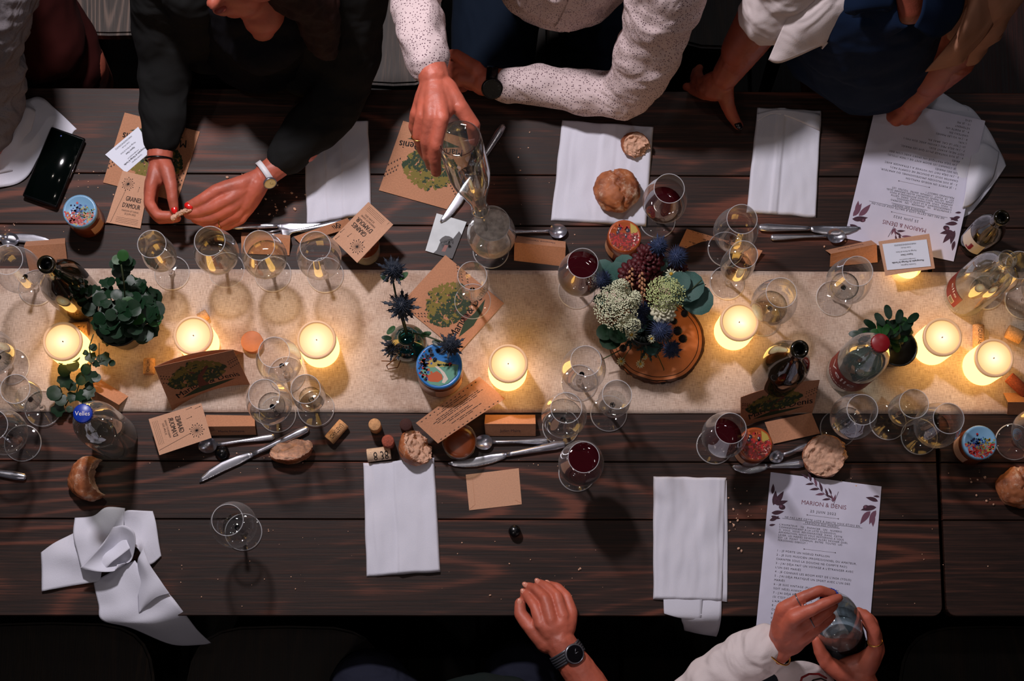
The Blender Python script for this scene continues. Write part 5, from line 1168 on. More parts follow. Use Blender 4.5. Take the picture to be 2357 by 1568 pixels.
obj('watch_dial', xf(join(lathe([(0.0176,0.009),(0,0.009)],32), *[box((-0.0005,0.012,0.0091),(0.0005,0.0155,0.0096),Matrix.Rotation(2*math.pi*k/12,4,'Z')) for k in range(12)], box((-0.0005,0,0.0095),(0.0005,0.011,0.0099),Matrix.Rotation(0.5,4,'Z')), box((-0.0006,0,0.0095),(0.0006,0.008,0.0099),Matrix.Rotation(-2.2,4,'Z'))), frame(cc,nrm)), MATS['metal_pot'], w)
# the tilted bottle in his hand
b0, b1 = V(1056,318,.500), V(1107,487,.247); dd = (b1-b0).normalized()
BP = [(0.0,0.012),(0.026,0.006),(0.034,0.0),(0.0375,0.006),(0.038,0.05),(0.0375,0.13),(0.034,0.165),(0.026,0.205),(0.018,0.240),(0.0145,0.265),(0.0135,0.285),(0.0160,0.287),(0.0165,0.296),(0.0150,0.302)]
Lb = (b1-b0).length/0.302; MB_ = frame(b0, dd) @ Matrix.Scale(Lb,4,(0,0,1))
e2 = empty('water_bottle', b0, 'clear glass bottle held upside down pouring water into a glass', 'bottle')
obj('glass_body', xf(lathe(BP,40), MB_), M_GLASSB, e2)
obj('base_ring', xf(lathe([(0.0335,0.0002),(0.0345,0.0008),(0.0342,0.0012)],32), MB_), mat('reddish_glass_base', C(60,16,12), 0.2), e2)
obj('water', xf(lathe([(0.0,0.17),(0.031,0.172),(0.0245,0.205),(0.0165,0.24),(0.013,0.265),(0.012,0.30),(0.0,0.302)],28), MB_), M_WATER, e2)
obj('water_stream', tube([b1, b1+Vector((0.006,-0.008,-0.03)), b1+Vector((0.010,-0.012,-0.085))],[.006,.004,.003],10), M_WATER, e2)
# --- woman in blue with white jacket
hb, eyes, hairc = head_blob(2105,-260,.66,face=(-0.1,-1,-0.5))
B = hb+[[(V(2100,-200,.56),.058),(V(2090,-60,.47),.060),(V(2088,5,.44),.042)],[(V(2060,-80,.40),.13),(V(2000,60,.18),.12),(V(1990,60,-.05),.12)],[(V(1880,-150,.46),.06),(V(1800,-60,.40),.055),(V(1755,30,.26),.044),(V(1700,120,.14),.036)],[(V(2250,-150,.46),.06),(V(2270,-40,.38),.05),(V(2210,100,.25),.042),(V(2140,185,.14),.034)],
     [(V(1920,0,-.15),.09),(V(1920,200,-.18),.07),(V(1920,230,-.5),.05),(V(1920,200,-.71),.045)],[(V(2080,0,-.15),.09),(V(2080,200,-.18),.07),(V(2080,230,-.5),.05),(V(2080,200,-.71),.045)]]
LHp = hand((1668,178,.085,.0260), [(1648,218,.062,.0135),(1634,214,.058,.0130),(1622,204,.052,.0125),(1618,190,.045,.0115)],
  [[(1618,216,.030,.0118),(1598,208,.004,.0105),(1580,200,-.014,.0090)],[(1612,205,.020,.0112),(1600,190,-.010,.0100),(1598,178,-.028,.0088)],[(1606,190,.016,.0108),(1600,176,-.014,.0096),(1602,164,-.030,.0086)],[(1608,176,.012,.0098),(1606,164,-.014,.0088),(1610,156,-.028,.0080)]],
  [(1668,214,.060,.0185),(1674,240,.042,.0140),(1686,268,.026,.0118),(1700,288,.014,.0098)], 0.0175, [[(1745,60,.22,.043),(1715,105,.16,.038),(1690,145,.11,.031),(1668,178,.085,.0265)],[(1655,200,.065,.022),(1640,205,.055,.020)]])
RHp = hand((2100,232,.075,.0270), [(2078,262,.050,.0130),(2070,258,.042,.0130),(2064,250,.034,.0125),(2060,244,.027,.0115)],
  [[(2060,276,.034,.0110),(2066,284,.017,.0100),(2078,284,.011,.0090)],[(2052,270,.028,.0110),(2058,278,.014,.0098),(2068,278,.010,.0088)],[(2048,260,.022,.0105),(2054,268,.012,.0095),(2064,268,.010,.0085)],[(2046,252,.018,.0095),(2052,258,.011,.0085),(2060,258,.009,.0078)]],
  [(2104,252,.060,.0165),(2098,268,.044,.0130),(2088,276,.028,.0112),(2076,282,.018,.0092)], 0.0180, [[(2200,130,.21,.041),(2165,165,.16,.036),(2130,200,.11,.031),(2100,232,.075,.0275)]])
e = person('woman in a blue dress and white jacket leaning with one hand on the table edge', (2020,-20), B, [LHp, RHp], [
   ('blue_dress', [chain([(2000,80,.13,.150),(2000,40,.22,.145),(2010,-40,.36,.140)]), chain([(1900,110,.10,.085),(2000,145,.08,.105),(2105,110,.10,.085)]), chain([(1990,20,-.02,.16),(1990,20,-.25,.15)])], M_DRESS, .007, .006, 9),
   ('white_jacket', [chain([(1880,-150,.48,.085),(1825,-70,.42,.072),(1793,-5,.345,.064),(1770,36,.285,.056)],4,.05,1.6), chain([(1900,-120,.42,.09),(1880,-40,.36,.075)])], M_WJACK, .0055, .005, 20),
   ('jacket_sleeve', [chain([(2250,-150,.48,.08),(2285,-60,.42,.064),(2255,30,.33,.055),(2215,95,.25,.048)],4,.05,1.6)], M_BEIGE, .0055, .005, 20)], skin=M_SKIN2)
obj('hair', remesh(hairc, .007, 3, .004, 40, 5), M_HAIR, e); obj('eyes', eyes, [M_EYE, M_INK], e)
obj('white_lapel', patch([[(1850,-30,.43),(1805,55,.37),(1768,138,.285)],[(1915,-30,.46),(1855,60,.395),(1800,144,.300)],[(1990,-30,.47),(1945,35,.42),(1885,108,.345)],[(2010,-30,.46),(1948,48,.40),(1890,112,.330)]],7,.003,.006,22,4), M_WJACK, e)
obj('beige_lapel', patch([[(2232,-30,.45),(2210,60,.39),(2130,166,.29)],[(2262,-30,.47),(2212,90,.405),(2206,150,.30)],[(2310,-30,.44),(2285,60,.38),(2216,142,.28)]],7,.003,.004,22,8), M_BEIGE, e)
obj('dress_collar', join(patch([[(1950,-30,.50),(1942,25,.47),(1968,36,.46)],[(2010,-30,.51),(1985,20,.485),(2010,20,.47)],[(2060,-30,.51),(2060,10,.49),(2050,25,.47)]],5,.003),
    patch([[(2130,-30,.51),(2122,30,.49),(2105,62,.47)],[(2180,-30,.50),(2170,30,.47),(2150,90,.44)],[(2225,-30,.47),(2215,30,.44),(2190,70,.42)]],5,.003),
    patch([[(2060,-10,.49),(2070,50,.465),(2090,62,.46)],[(2000,20,.46),(1990,80,.40),(2000,112,.36)],[(1960,30,.44),(1965,70,.40),(1990,110,.36)]],5,.003)), M_DRESS, e)
nail(e, (1700,289,.0245), .0082, M_NAILB, rot=-0.9)
# --- person in grey knitwear at the left edge
hb, eyes, hairc = head_blob(-190,-360,.66,face=(0.1,-1,-0.4))
B = hb+[[(V(-160,-250,.48),.09),(V(-140,-120,.2),.11),(V(-120,-60,-.05),.12)],[(V(40,-60,-.1),.08),(V(170,150,-.14),.065),(V(210,190,-.5),.05),(V(210,190,-.71),.045)],[(V(-200,-60,-.14),.08),(V(-200,150,-.16),.065),(V(-200,190,-.5),.05),(V(-200,190,-.71),.045)]]
LHp = hand((-22,335,.055,.0255), [(-55,385,.045,.0125),(-45,392,.042,.0125),(-32,394,.038,.012),(-20,390,.034,.011)], [[(-70,415,.035,.0105),(-76,435,.022,.0095),(-78,450,.014,.0085)],[(-52,425,.030,.0105),(-54,446,.02,.0095),(-56,462,.014,.0085)],[(-34,424,.028,.010),(-34,444,.018,.009),(-36,458,.013,.008)],[(-18,414,.024,.009),(-16,430,.016,.008),(-16,442,.012,.0075)]],
  [(-45,350,.05,.016),(-75,372,.04,.0125),(-92,395,.03,.011),(-98,412,.022,.009)], 0.015, [[(-15,250,.08,.03),(-22,335,.055,.0255)]])
e = person('person in a grey knitted sweater and dark red skirt at the left edge', (-120,-60), B, [LHp], [
   ('grey_sweater', [chain([(-80,-220,.50,.09),(-15,-70,.42,.078),(-12,25,.36,.070),(-20,90,.29,.060)],4,.03,1.4), chain([(-30,100,.25,.058),(-8,165,.17,.052),(-6,215,.13,.048),(-12,270,.095,.043),(-22,312,.070,.036)],5,.13,1.9), chain([(-160,-240,.46,.12),(-150,-130,.25,.14),(-130,-80,.05,.14)]), chain([(-260,-200,.46,.08),(-340,-40,.3,.06),(-330,150,.10,.05)])], M_GREY, .006, .006, 26),
   ('dark_red_skirt', [chain([(-20,-60,.10,.12),(55,20,.02,.105),(90,90,-.02,.095)]), chain([(60,40,-.08,.11),(130,110,-.12,.088),(160,150,-.14,.075)]), chain([(-200,-60,-.12,.12),(-190,150,-.16,.09)]), chain([(-60,-20,-.05,.13),(20,100,-.05,.08)])], M_REDD, .008, .004, 12)], vox=0.003)
obj('hair', remesh(hairc, .007, 3, .004, 40, 7), M_HAIRD, e); obj('eyes', eyes, [M_EYE, M_INK], e)
# --- hand with steel watch at the bottom
hb, eyes, hairc = head_blob(1110,1960,.55,face=(0,1,-0.4))
B = hb+[[(V(1120,1900,.35),.10),(V(1120,1800,.12),.12),(V(1110,1790,-.1),.13)],[(V(1020,1800,-.18),.08),(V(856,1600,-.20),.06),(V(850,1590,-.5),.05),(V(850,1600,-.71),.045)],[(V(1220,1800,-.16),.09),(V(1200,1560,-.18),.065),(V(1200,1560,-.5),.05),(V(1200,1600,-.71),.045)]]
LHp = hand((1288,1478,.040,.0275), [(1246,1438,.050,.0128),(1269,1430,.056,.0128),(1296,1420,.052,.0124),(1317,1411,.042,.0112)],
  [[(1231,1396,.042,.0102),(1215,1374,.026,.0092),(1206,1366,.014,.0082)],[(1255,1378,.048,.0106),(1232,1356,.030,.0094),(1214,1350,.015,.0084)],[(1282,1372,.044,.0102),(1258,1350,.028,.0090),(1240,1342,.014,.0080)],[(1305,1374,.034,.0092),(1284,1352,.022,.0082),(1263,1345,.013,.0072)]],
  [(1258,1482,.036,.0190),(1222,1446,.032,.0145),(1198,1414,.024,.0124),(1197,1388,.016,.0104)], 0.0185, [[(1385,1630,.03,.038),(1350,1570,.033,.034),(1312,1515,.038,.0300),(1288,1478,.040,.0290)],[(1278,1465,.036,.026),(1268,1450,.034,.022)]])
e = person('person in a dark sweater resting a hand with a steel watch on the table edge', (1120,1830), B, [LHp], [
   ('dark_sweater', [chain([(1120,1880,.34,.16),(1120,1770,.14,.165),(1115,1760,-.05,.17)]), chain([(1280,1900,.38,.08),(1400,1840,.22,.065),(1424,1720,.06,.056),(1396,1655,.03,.048)],4,.03,1.4), chain([(960,1900,.38,.08),(860,1830,.12,.065),(900,1710,-.04,.05)])], M_GREEN, .008, .005, 14),
   ('trousers', [chain([(1020,1790,-.16,.10),(850,1590,-.18,.082),(846,1580,-.3,.075)]), chain([(1220,1800,-.16,.10),(1200,1600,-.18,.082)])], M_JEANS, .009, .003, 12)])
obj('hair', remesh(hairc, .007, 3, .004, 40, 9), M_HAIRD, e); obj('eyes', eyes, [M_EYE, M_INK], e)
for p, rot in (((1205,1363,.0225),0.9),((1210,1347,.0235),0.6),((1238,1339,.0225),0.8),((1261,1343,.0205),0.8),((1196,1386,.0265),1.5)): nail(e, p, .0062, M_NAIL, rot=-rot)
ax = V(1350,1570,.033)-V(1288,1478,.040); wc = V(1306,1506,.038)
w = obj('wristwatch', join(*[strap(wc+ax.normalized()*k*.0048, ax, .0300-.0003*abs(k), .0042, .0028, 44) for k in (-2,-1,0,1,2)]), M_SILVER, e)
nrm = Vector((0.32,-0.02,0.95)).normalized(); cc = wc+nrm*.0300
obj('watch_case', xf(lathe([(0.0,-0.001),(0.0175,0.0),(0.0190,0.003),(0.0190,0.006),(0.0165,0.009),(0.0158,0.008)],32), frame(cc,nrm)), M_SILVER, w)
obj('watch_dial', xf(lathe([(0.0160,0.0082),(0,0.0082)],32), frame(cc,nrm)), M_DIAL, w)
obj('watch_hands', xf(join(box((-0.0005,0,0.0086),(0.0005,0.010,0.009),Matrix.Rotation(-0.1,4,'Z')), box((-0.0006,0,0.0086),(0.0006,0.007,0.009),Matrix.Rotation(-1.0,4,'Z'))), frame(cc,nrm)), M_SILVER, w)
# --- hands holding a bottle at the bottom right
hb, eyes, hairc = head_blob(1860,1990,.60,face=(0,1,-0.4))
B = hb+[[(V(1860,1930,.38),.10),(V(1860,1830,.12),.12),(V(1860,1810,-.1),.13)],[(V(1780,1800,-.16),.09),(V(1780,1600,-.18),.065),(V(1780,1600,-.5),.05),(V(1780,1620,-.71),.045)],[(V(1940,1800,-.16),.09),(V(1960,1600,-.18),.065),(V(1960,1600,-.5),.05),(V(1960,1620,-.71),.045)]]
LHp = hand((1792,1492,.225,.0270), [(1802,1402,.300,.0130),(1828,1422,.318,.0135),(1840,1446,.300,.0130),(1846,1466,.280,.0120)],
  [[(1848,1376,.318,.0108),(1886,1360,.320,.0098),(1915,1368,.312,.0085)],[(1872,1402,.332,.0110),(1906,1386,.335,.0096),(1930,1377,.330,.0082)],[(1878,1428,.312,.0105),(1904,1408,.315,.0094),(1920,1394,.312,.0080)],[(1878,1450,.292,.0098),(1900,1434,.295,.0086),(1914,1420,.294,.0076)]],
  [(1822,1486,.250,.0180),(1858,1462,.262,.0138),(1886,1436,.272,.0115),(1902,1412,.280,.0095)], 0.0185, [[(1700,1555,.170,.034),(1750,1520,.20,.029),(1792,1492,.225,.0275)],[(1800,1455,.262,.021),(1815,1430,.290,.017)]])
RHp = hand((1978,1560,.100,.0280), [(2016,1492,.140,.0135),(2020,1500,.118,.0135),(2018,1506,.096,.0130),(2012,1510,.076,.0120)],
  [[(2012,1452,.166,.0112),(1998,1424,.172,.0100),(1976,1408,.170,.0086)],[(2016,1462,.140,.0112),(2008,1432,.146,.0100),(1990,1412,.146,.0086)],[(2014,1470,.114,.0108),(2008,1440,.118,.0096),(1994,1420,.118,.0084)],[(2008,1476,.090,.0098),(2004,1450,.092,.0088),(1992,1432,.092,.0078)]],
  [(1940,1550,.110,.0190),(1905,1528,.118,.0145),(1888,1500,.130,.0118),(1880,1476,.138,.0095)], 0.0185, [[(2030,1660,.08,.035),(1995,1600,.09,.030),(1978,1560,.100,.0280)],[(1985,1535,.105,.026),(1950,1540,.100,.022)],[(2005,1515,.11,.020),(1985,1530,.09,.022)]])
e = person('person in a white sweater holding a water bottle with both hands', (1860,1830), B, [LHp, RHp], [
   ('white_sweater', [chain([(1720,1930,.42,.075),(1590,1800,.22,.062),(1590,1650,.13,.056),(1645,1575,.155,.053),(1700,1528,.185,.049),(1745,1502,.205,.044),(1768,1492,.214,.041)],5,.05,1.8), chain([(2010,1930,.42,.075),(2090,1800,.2,.062),(2050,1680,.08,.052),(2012,1622,.082,.044)],4,.04,1.6), chain([(1860,1900,.36,.15),(1860,1830,.14,.16),(1860,1815,-.05,.16)])], M_WJACK, .0055, .005, 18),
   ('trousers', [chain([(1780,1800,-.16,.10),(1780,1620,-.18,.08)]), chain([(1940,1800,-.16,.10),(1960,1620,-.18,.08)])], M_TOPB, .009, .003, 12)])
obj('hair', remesh(hairc, .007, 3, .004, 40, 12), M_HAIR, e); obj('eyes', eyes, [M_EYE, M_INK], e)
obj('gold_bracelet', ringm(V(1786,1494,.222), V(1800,1480,.235)-V(1750,1520,.205), .0335, .0016, n=40), M_GOLD, e)
obj('silver_ring', ringm(V(1838,1381,.316), V(1860,1372,.32)-V(1820,1392,.31), .0117, .0010), M_SILVER, e)
obj('thin_ring', ringm(V(1868,1430,.310), V(1890,1420,.312)-V(1850,1440,.305), .0116, .0010), M_SILVER, e)
obj('gold_ring', ringm(V(2014,1478,.150), V(2012,1452,.166)-V(2016,1492,.140), .0128, .0012), M_GOLD, e)
sc_ = obj('scarf', patch([[(1765,1548,.17),(1790,1560,.16),(1800,1620,.10)],[(1830,1522,.15),(1850,1550,.14),(1850,1640,.09)],[(1880,1530,.12),(1900,1560,.11),(1900,1640,.06)],[(1915,1556,.08),(1925,1580,.07),(1930,1640,.04)]],7,.003,.008,25,2), M_WJACK, e)
obj('scarf_red_loop', tube([V(*p) for p in ((1842,1575,.168),(1846,1560,.166),(1862,1552,.16),(1884,1552,.15),(1902,1562,.13))], .0022, 6), M_REDC, sc_)
obj('scarf_dark_loop', tube([V(*p) for p in ((1862,1578,.165),(1872,1566,.16),(1890,1562,.15),(1902,1568,.135))], .0016, 6), M_INK, sc_)
b0, b1 = V(1942,1482,.015), V(1910,1378,.300); dd = (b1-b0).normalized(); MB_ = frame(b0, dd)
e2 = empty('water_bottle', b0, 'teal glass bottle with blue cap held in two hands at the bottom', 'bottle')
obj('glass_body', xf(lathe(WB,40), MB_), M_GLASST, e2); obj('water', xf(lathe([(0,0.004),(0.039,0.004),(0.0405,0.01),(0.0405,0.15),(0.0,0.15)],32), MB_), M_WATER, e2)
obj('cap', xf(capv(0.311), MB_), M_BLUEC, e2); obj('label', xf(wrap(0.0424,0.03,0.10,0,2*math.pi,30), MB_), M_DIAL, e2)
# ------------------------------------------------------------------ chairs around the tables
def chair(px, py, label, m, w=0.40, d=0.40, sgn=1, rot=0.0):
    """px,py: where the middle of the seat's table-side edge is seen"""
    p = V(px, py, -0.29); c = Vector((p.x, p.y+sgn*d/2, 0)); e = empty('chair', c, label, 'chair', 'wooden chairs around the tables')
    R = Matrix.Translation(c) @ Matrix.Rotation(rot,4,'Z')
    bm = bmesh.new(); pts = []
    for k in range(28):
        a = 2*math.pi*k/28; q = 4.0; cx_, sy_ = math.cos(a), math.sin(a)
        pts.append((w/2*math.copysign(abs(cx_)**(2/q),cx_), d/2*math.copysign(abs(sy_)**(2/q),sy_)))
    f = bm.faces.new([bm.verts.new((x,y,0.43)) for x,y in pts]); ex = bmesh.ops.extrude_face_region(bm, geom=[f]); vs = [g for g in ex['geom'] if isinstance(g, bmesh.types.BMVert)]
    bmesh.ops.translate(bm, verts=vs, vec=(0,0,0.03)); bmesh.ops.recalc_face_normals(bm, faces=bm.faces[:]); bmesh.ops.bevel(bm, geom=[x for x in bm.edges if all(abs(v.co.z-0.46)<1e-5 for v in x.verts)], offset=0.006, segments=2, affect='EDGES')
    obj('seat', bm_out(bm, R), m, e, False)
    obj('seat_apron', xf(lathe([(w*0.44,0.36),(w*0.46,0.43)],28), R @ Matrix.Diagonal((1,d/w,1,1))), m, e)
    for sx in (-1,1):
        for sy in (-1,1): obj('leg', xf(join(cone(Vector((sx*w*0.42,sy*d*0.42,0)),.014,Vector((sx*w*0.37,sy*d*0.37,0.44)),.018,10)), R), m, e)
        obj('back_post', xf(cone(Vector((sx*w*0.40,sgn*d*0.42,0.44)),.014,Vector((sx*w*0.42,sgn*d*0.55,0.84)),.012,10), R), m, e)
    obj('back_rail', xf(bevel_box((-w*0.44,sgn*d*0.53-0.01,0.74),(w*0.44,sgn*d*0.53+0.01,0.86),0.006), R), m, e)
chair(250,80,'grey-brown grained wooden chair seat beside the black jacket sleeve', M_CHAIR, 0.36)
chair(905,196,'pale worn chair between the black jacket and the dotted shirt', MATS['grey_chair_wood'], 0.20, 0.40)
chair(1690,112,'dark curved wooden chair between the dotted shirt and the white jacket', M_CHAIRD, 0.30)
chair(2330,250,'dark reddish wooden chair in the upper right corner', M_CHAIRR, 0.36)
chair(120,1432,'dim wooden chair below the crumpled napkin at bottom left', M_CHAIRD, 0.42, 0.42, -1)
chair(660,1440,'dim wooden chair under the bottom table edge, left of the dark sweater', M_CHAIRD, 0.40, 0.42, -1)
chair(2290,1440,'dim wooden chair below the joint of the two tables', M_CHAIRD, 0.40, 0.42, -1)
# ------------------------------------------------------------------ plants
def leaf_mesh(name, kind, m):
    if kind == 'ivy': out = [(0,-0.45),(0.28,-0.5),(0.48,-0.25),(0.38,0.0),(0.46,0.22),(0.24,0.3),(0.0,0.55),(-0.24,0.3),(-0.46,0.22),(-0.38,0.0),(-0.48,-0.25),(-0.28,-0.5)]
    elif kind == 'round': out = [(0.5*math.cos(a), 0.52*math.sin(a)) for a in [math.pi*2*k/12-math.pi/2 for k in range(12)]]
    elif kind == 'oval': out = [(0.27*math.cos(a), 0.55*math.sin(a)) for a in [math.pi*2*k/12-math.pi/2 for k in range(12)]]
    else: out = [(0,-0.5),(0.10,-0.3),(0.13,0.0),(0.08,0.3),(0,0.55),(-0.08,0.3),(-0.13,0.0),(-0.10,-0.3)]
    vs = [Vector((0,0,0.0))]; n = len(out)
    for x, y in out: vs.append(Vector((x*0.5,y*0.5,0.04)))
    for x, y in out: vs.append(Vector((x,y,0.16*abs(x)-0.20*max(0,y)**2-0.10*abs(x)**2)))
    fs = [(0,1+k,1+(k+1)%n) for k in range(n)]+[(1+k,1+n+k,1+n+(k+1)%n,1+(k+1)%n) for k in range(n)]
    return mesh_of(name, vs, fs, m)
def put(parent, me, name, p, size, az, tilt, roll=0.0):
    o = bpy.data.objects.new(name, me); link(o); o.parent = parent
    R = Matrix.Rotation(az,4,'Z') @ Matrix.Rotation(tilt,4,'X') @ Matrix.Rotation(roll,4,'Y') @ Matrix.Scale(size,4)
    o.matrix_local = Matrix.Translation(Vector(p)-wloc(parent)) @ R; return o
LV = leaf_mesh('leaf','ivy',M_LEAF); LR = leaf_mesh('leaf','round',M_LEAF); LR2 = leaf_mesh('leaf','round',M_LEAF2); LO = leaf_mesh('leaf','oval',M_LEAF2); LOD = leaf_mesh('leaf','oval',M_LEAF); LE = leaf_mesh('leaf','round',M_EUC)
random.seed(21)
# ivy pot
pb = V(292,765,0.003)
e = empty('potted_ivy', pb, 'bushy ivy in a dark pot with a long trailing vine', 'plant')
M = Matrix.Translation(pb)
obj('pot', xf(lathe([(0.0,0.0),(0.034,0.0),(0.040,0.06),(0.044,0.085),(0.044,0.09),(0.040,0.09),(0.039,0.075)],32), M), M_POTM, e)
obj('soil', xf(lathe([(0.039,0.075),(0.0,0.08)],24), M), M_SOIL, e)
for k in range(120):
    a = random.uniform(0,2*math.pi); rr = math.sqrt(random.random()); px = 285+84*rr*math.cos(a); py = 716+72*rr*math.sin(a)
    if py > 780 and px < 240: continue
    h = 0.10+0.07*(1-rr)+random.uniform(-0.02,0.02); p = V(px,py,h)
    put(e, random.choice((LV,LR,LR,LV,LR2) if k % 6 == 0 else (LV,LR)), 'leaf', p, random.uniform(0.021,0.032), random.uniform(0,6.28), random.uniform(-0.6,0.5), random.uniform(-0.4,0.4))
for x, y, s in ((283,588,26),(270,598,24),(293,600,24),(262,608,22),(275,612,26),(296,612,26),(304,604,18),(270,626,26),(290,625,22),(284,632,20),(256,648,22),(283,640,16),(288,655,14)):
    put(e, LR2 if y < 600 else LR, 'leaf', V(x,y,0.14+0.10*(650-y)/70), s/1228*1.0, random.uniform(0,6.28), random.uniform(-0.4,0.4), random.uniform(-0.3,0.3))
st = [tube([V(288,690,.16),V(285,650,.19),V(279,610,.24)], .0014, 6)]
VN = [(205,800,.10),(212,830,.07),(206,850,.05),(190,862,.04),(182,885,.03),(176,905,.02),(160,918,.015),(150,935,.012)]
st.append(tube([V(215,770,.12)]+[V(*p) for p in VN], .0012, 6)); st.append(tube([V(228,790,.11),V(228,830,.08),V(250,830,.07)], .0008, 5))
for k in range(16):
    a = 2*math.pi*k/16; st.append(tube([pb+Vector((0.01*math.cos(a),0.01*math.sin(a),0.078)), pb+Vector((0.035*math.cos(a),0.035*math.sin(a)+0.015,0.11))], .0012, 5))
obj('stem', join(*st), M_STEM, e)
for x, y, s in ((172,822,24),(150,850,36),(140,832,16),(168,842,30),(210,822,28),(222,838,18),(198,850,26),(190,872,34),(208,866,32),(222,870,22),(150,878,36),(165,888,26),(205,888,20),(125,905,36),(140,920,30),(118,900,20),(165,915,26),(185,912,30),(205,905,32),(200,925,24),(135,942,34),(160,942,16),(240,828,34),(258,836,16),(182,800,16),(196,812,14),(215,800,18)):
    put(e, LV if random.random() < 0.6 else LR, 'leaf', V(x,y,0.02+0.06*(950-y)/150+random.uniform(0,0.01)), s/1228, random.uniform(0,6.28), random.uniform(-0.35,0.35), random.uniform(-0.3,0.3))
# small plant on the right
pb = V(2052,815,0.003); e = empty('potted_plant', pb, 'small leafy green plant in a black pot beside the red-capped bottle', 'plant'); M = Matrix.Translation(pb)
obj('pot', xf(lathe([(0.0,0.0),(0.026,0.0),(0.033,0.055),(0.036,0.065),(0.033,0.066),(0.032,0.055),(0.0,0.055)],24), M), M_POT, e)
for k in range(46):
    a = random.uniform(0,2*math.pi); rr = math.sqrt(random.random()); px = 2034+58*rr*math.cos(a); py = 768+36*rr*math.sin(a)-8*math.cos(a)
    put(e, random.choice((LO,LOD,LOD)), 'leaf', V(px,py,0.08+0.06*(1-rr)), random.uniform(0.022,0.034), math.atan2(-(py-775),(px-2036))-math.pi/2+random.uniform(-0.5,0.5), random.uniform(-0.5,0.3), random.uniform(-0.3,0.3))
for x, y, az in ((2044,718,0.1),(2070,728,-0.3),(2025,735,0.5),(2102,732,-0.9),(2090,748,-0.8),(1972,770,1.4)): put(e, LOD, 'leaf', V(x,y,.13), 0.028, az, -0.2)
obj('stem', join(*[tube([pb+Vector((0.004*k-0.01,0,0.055)), V(x,y,.12)], .0011, 5) for k,(x,y) in enumerate(((2044,722),(2098,736),(2025,740),(1985,772),(2070,790)))]), M_STEM, e)
# thistles
def spikes(c, r0, r1, n, w=0.0012, zmin=-0.4):
    vs, fs = [], []
    for k in range(n):
        z = 1-2*(k+0.5)/n
        if z < zmin: continue
        a = k*2.39996; q = math.sqrt(max(0,1-z*z)); d = Vector((q*math.cos(a), q*math.sin(a), z)); s = d.orthogonal().normalized(); t = d.cross(s)
        rr = r1*random.uniform(0.85,1.1); b = len(vs)
        for j in range(3): an = 2*math.pi*j/3; vs.append(c+d*r0*0.9+(s*math.cos(an)+t*math.sin(an))*w)
        vs.append(c+d*rr); fs += [(b,b+1,b+3),(b+1,b+2,b+3),(b+2,b,b+3)]
    return vs, fs
def bract(c, n, L, w, lift=0.15, seed=0):
    r = random.Random(seed); vs, fs = [], []
    for k in range(n):
        a = 2*math.pi*k/n+r.uniform(-0.15,0.15); d = Vector((math.cos(a), math.sin(a), lift+r.uniform(-0.2,0.2))); s = Vector((-math.sin(a),math.cos(a),0)); l = L*r.uniform(0.75,1.15); b = len(vs)
        jag = [(0.15,0.25),(0.35,1.0),(0.42,0.5),(0.58,1.05),(0.64,0.45),(0.8,0.7),(0.84,0.25),(1.0,0.0)]
        for t, q in jag: vs.append(c+d*l*t+s*w*q); 
        for t, q in jag: vs.append(c+d*l*t-s*w*q)
        for t, q in jag: vs.append(c+d*l*t+Vector((0,0,0.0015)))
        m_ = len(jag)
        for j in range(m_-1):
            fs.append((b+2*m_+j,b+2*m_+j+1,b+j+1,b+j)); fs.append((b+m_+j,b+m_+j+1,b+2*m_+j+1,b+2*m_+j))
    return vs, fs
def thistle(parent, px, py, h, r, m, bl=0.026, seed=0, nb=11):
    c = V(px,py,h); o = obj('thistle_head', join(ell(c,r*0.8,r*0.8,r*0.85,2), spikes(c, r*0.85, r*1.9, 170, 0.0010)), m, parent)
    obj('bract', join(bract(c-Vector((0,0,r*0.6)), nb, bl, bl*0.13, 0.2, seed), bract(c-Vector((0,0,r*0.9)), nb-3, bl*0.8, bl*0.10, -0.2, seed+9)), m, o)
    return o
pb = V(940,800,0.003); e = empty('thistle_vase', pb, 'round turquoise glass vase tied with twine holding dark thistles', 'vase'); M = Matrix.Translation(pb)
obj('vase_glass', xf(lathe([(0.0,0.004),(0.022,0.0),(0.034,0.012),(0.037,0.035),(0.034,0.058),(0.022,0.075),(0.0135,0.083),(0.0120,0.095),(0.0145,0.100),(0.0165,0.102),(0.0150,0.105),(0.0115,0.104)],36), M), M_GLASSV, e)
obj('water', xf(lathe([(0.0,0.005),(0.03,0.012),(0.035,0.035),(0.033,0.045),(0.0,0.045)],28), M), M_GLASSV, e)
obj('twine', join(tube([pb+Vector((0.0135*math.cos(a),0.0135*math.sin(a),0.088+0.0006*a)) for a in [k*0.4 for k in range(48)]], .0011, 5), tube([V(*p) for p in ((925,800,.08),(905,830,.05),(890,842,.03),(893,850,.03),(915,846,.03),(922,830,.04),(930,815,.06))], .0012, 5), tube([V(*p) for p in ((922,826,.04),(900,832,.03),(878,831,.028))], .001, 5)), M_TWINE, e)
for sd, (x,y,h,r,bl) in enumerate(((905,622,.24,.0125,.030),(925,704,.19,.0150,.036),(1037,795,.15,.0110,.030),(905,800,.06,.010,.026))): thistle(e, x, y, h, r, M_THD, bl, sd)
obj('stem', join(tube([V(935,770,.10),V(915,700,.16),V(903,640,.225)], .0018, 6), tube([V(938,770,.10),V(928,730,.15),V(925,710,.175)], .0018, 6), tube([V(944,765,.10),V(985,775,.125),V(1030,792,.142)], .0016, 6), tube([V(932,772,.10),V(915,785,.08),V(905,800,.06)], .0012, 6)), M_STEM, e)
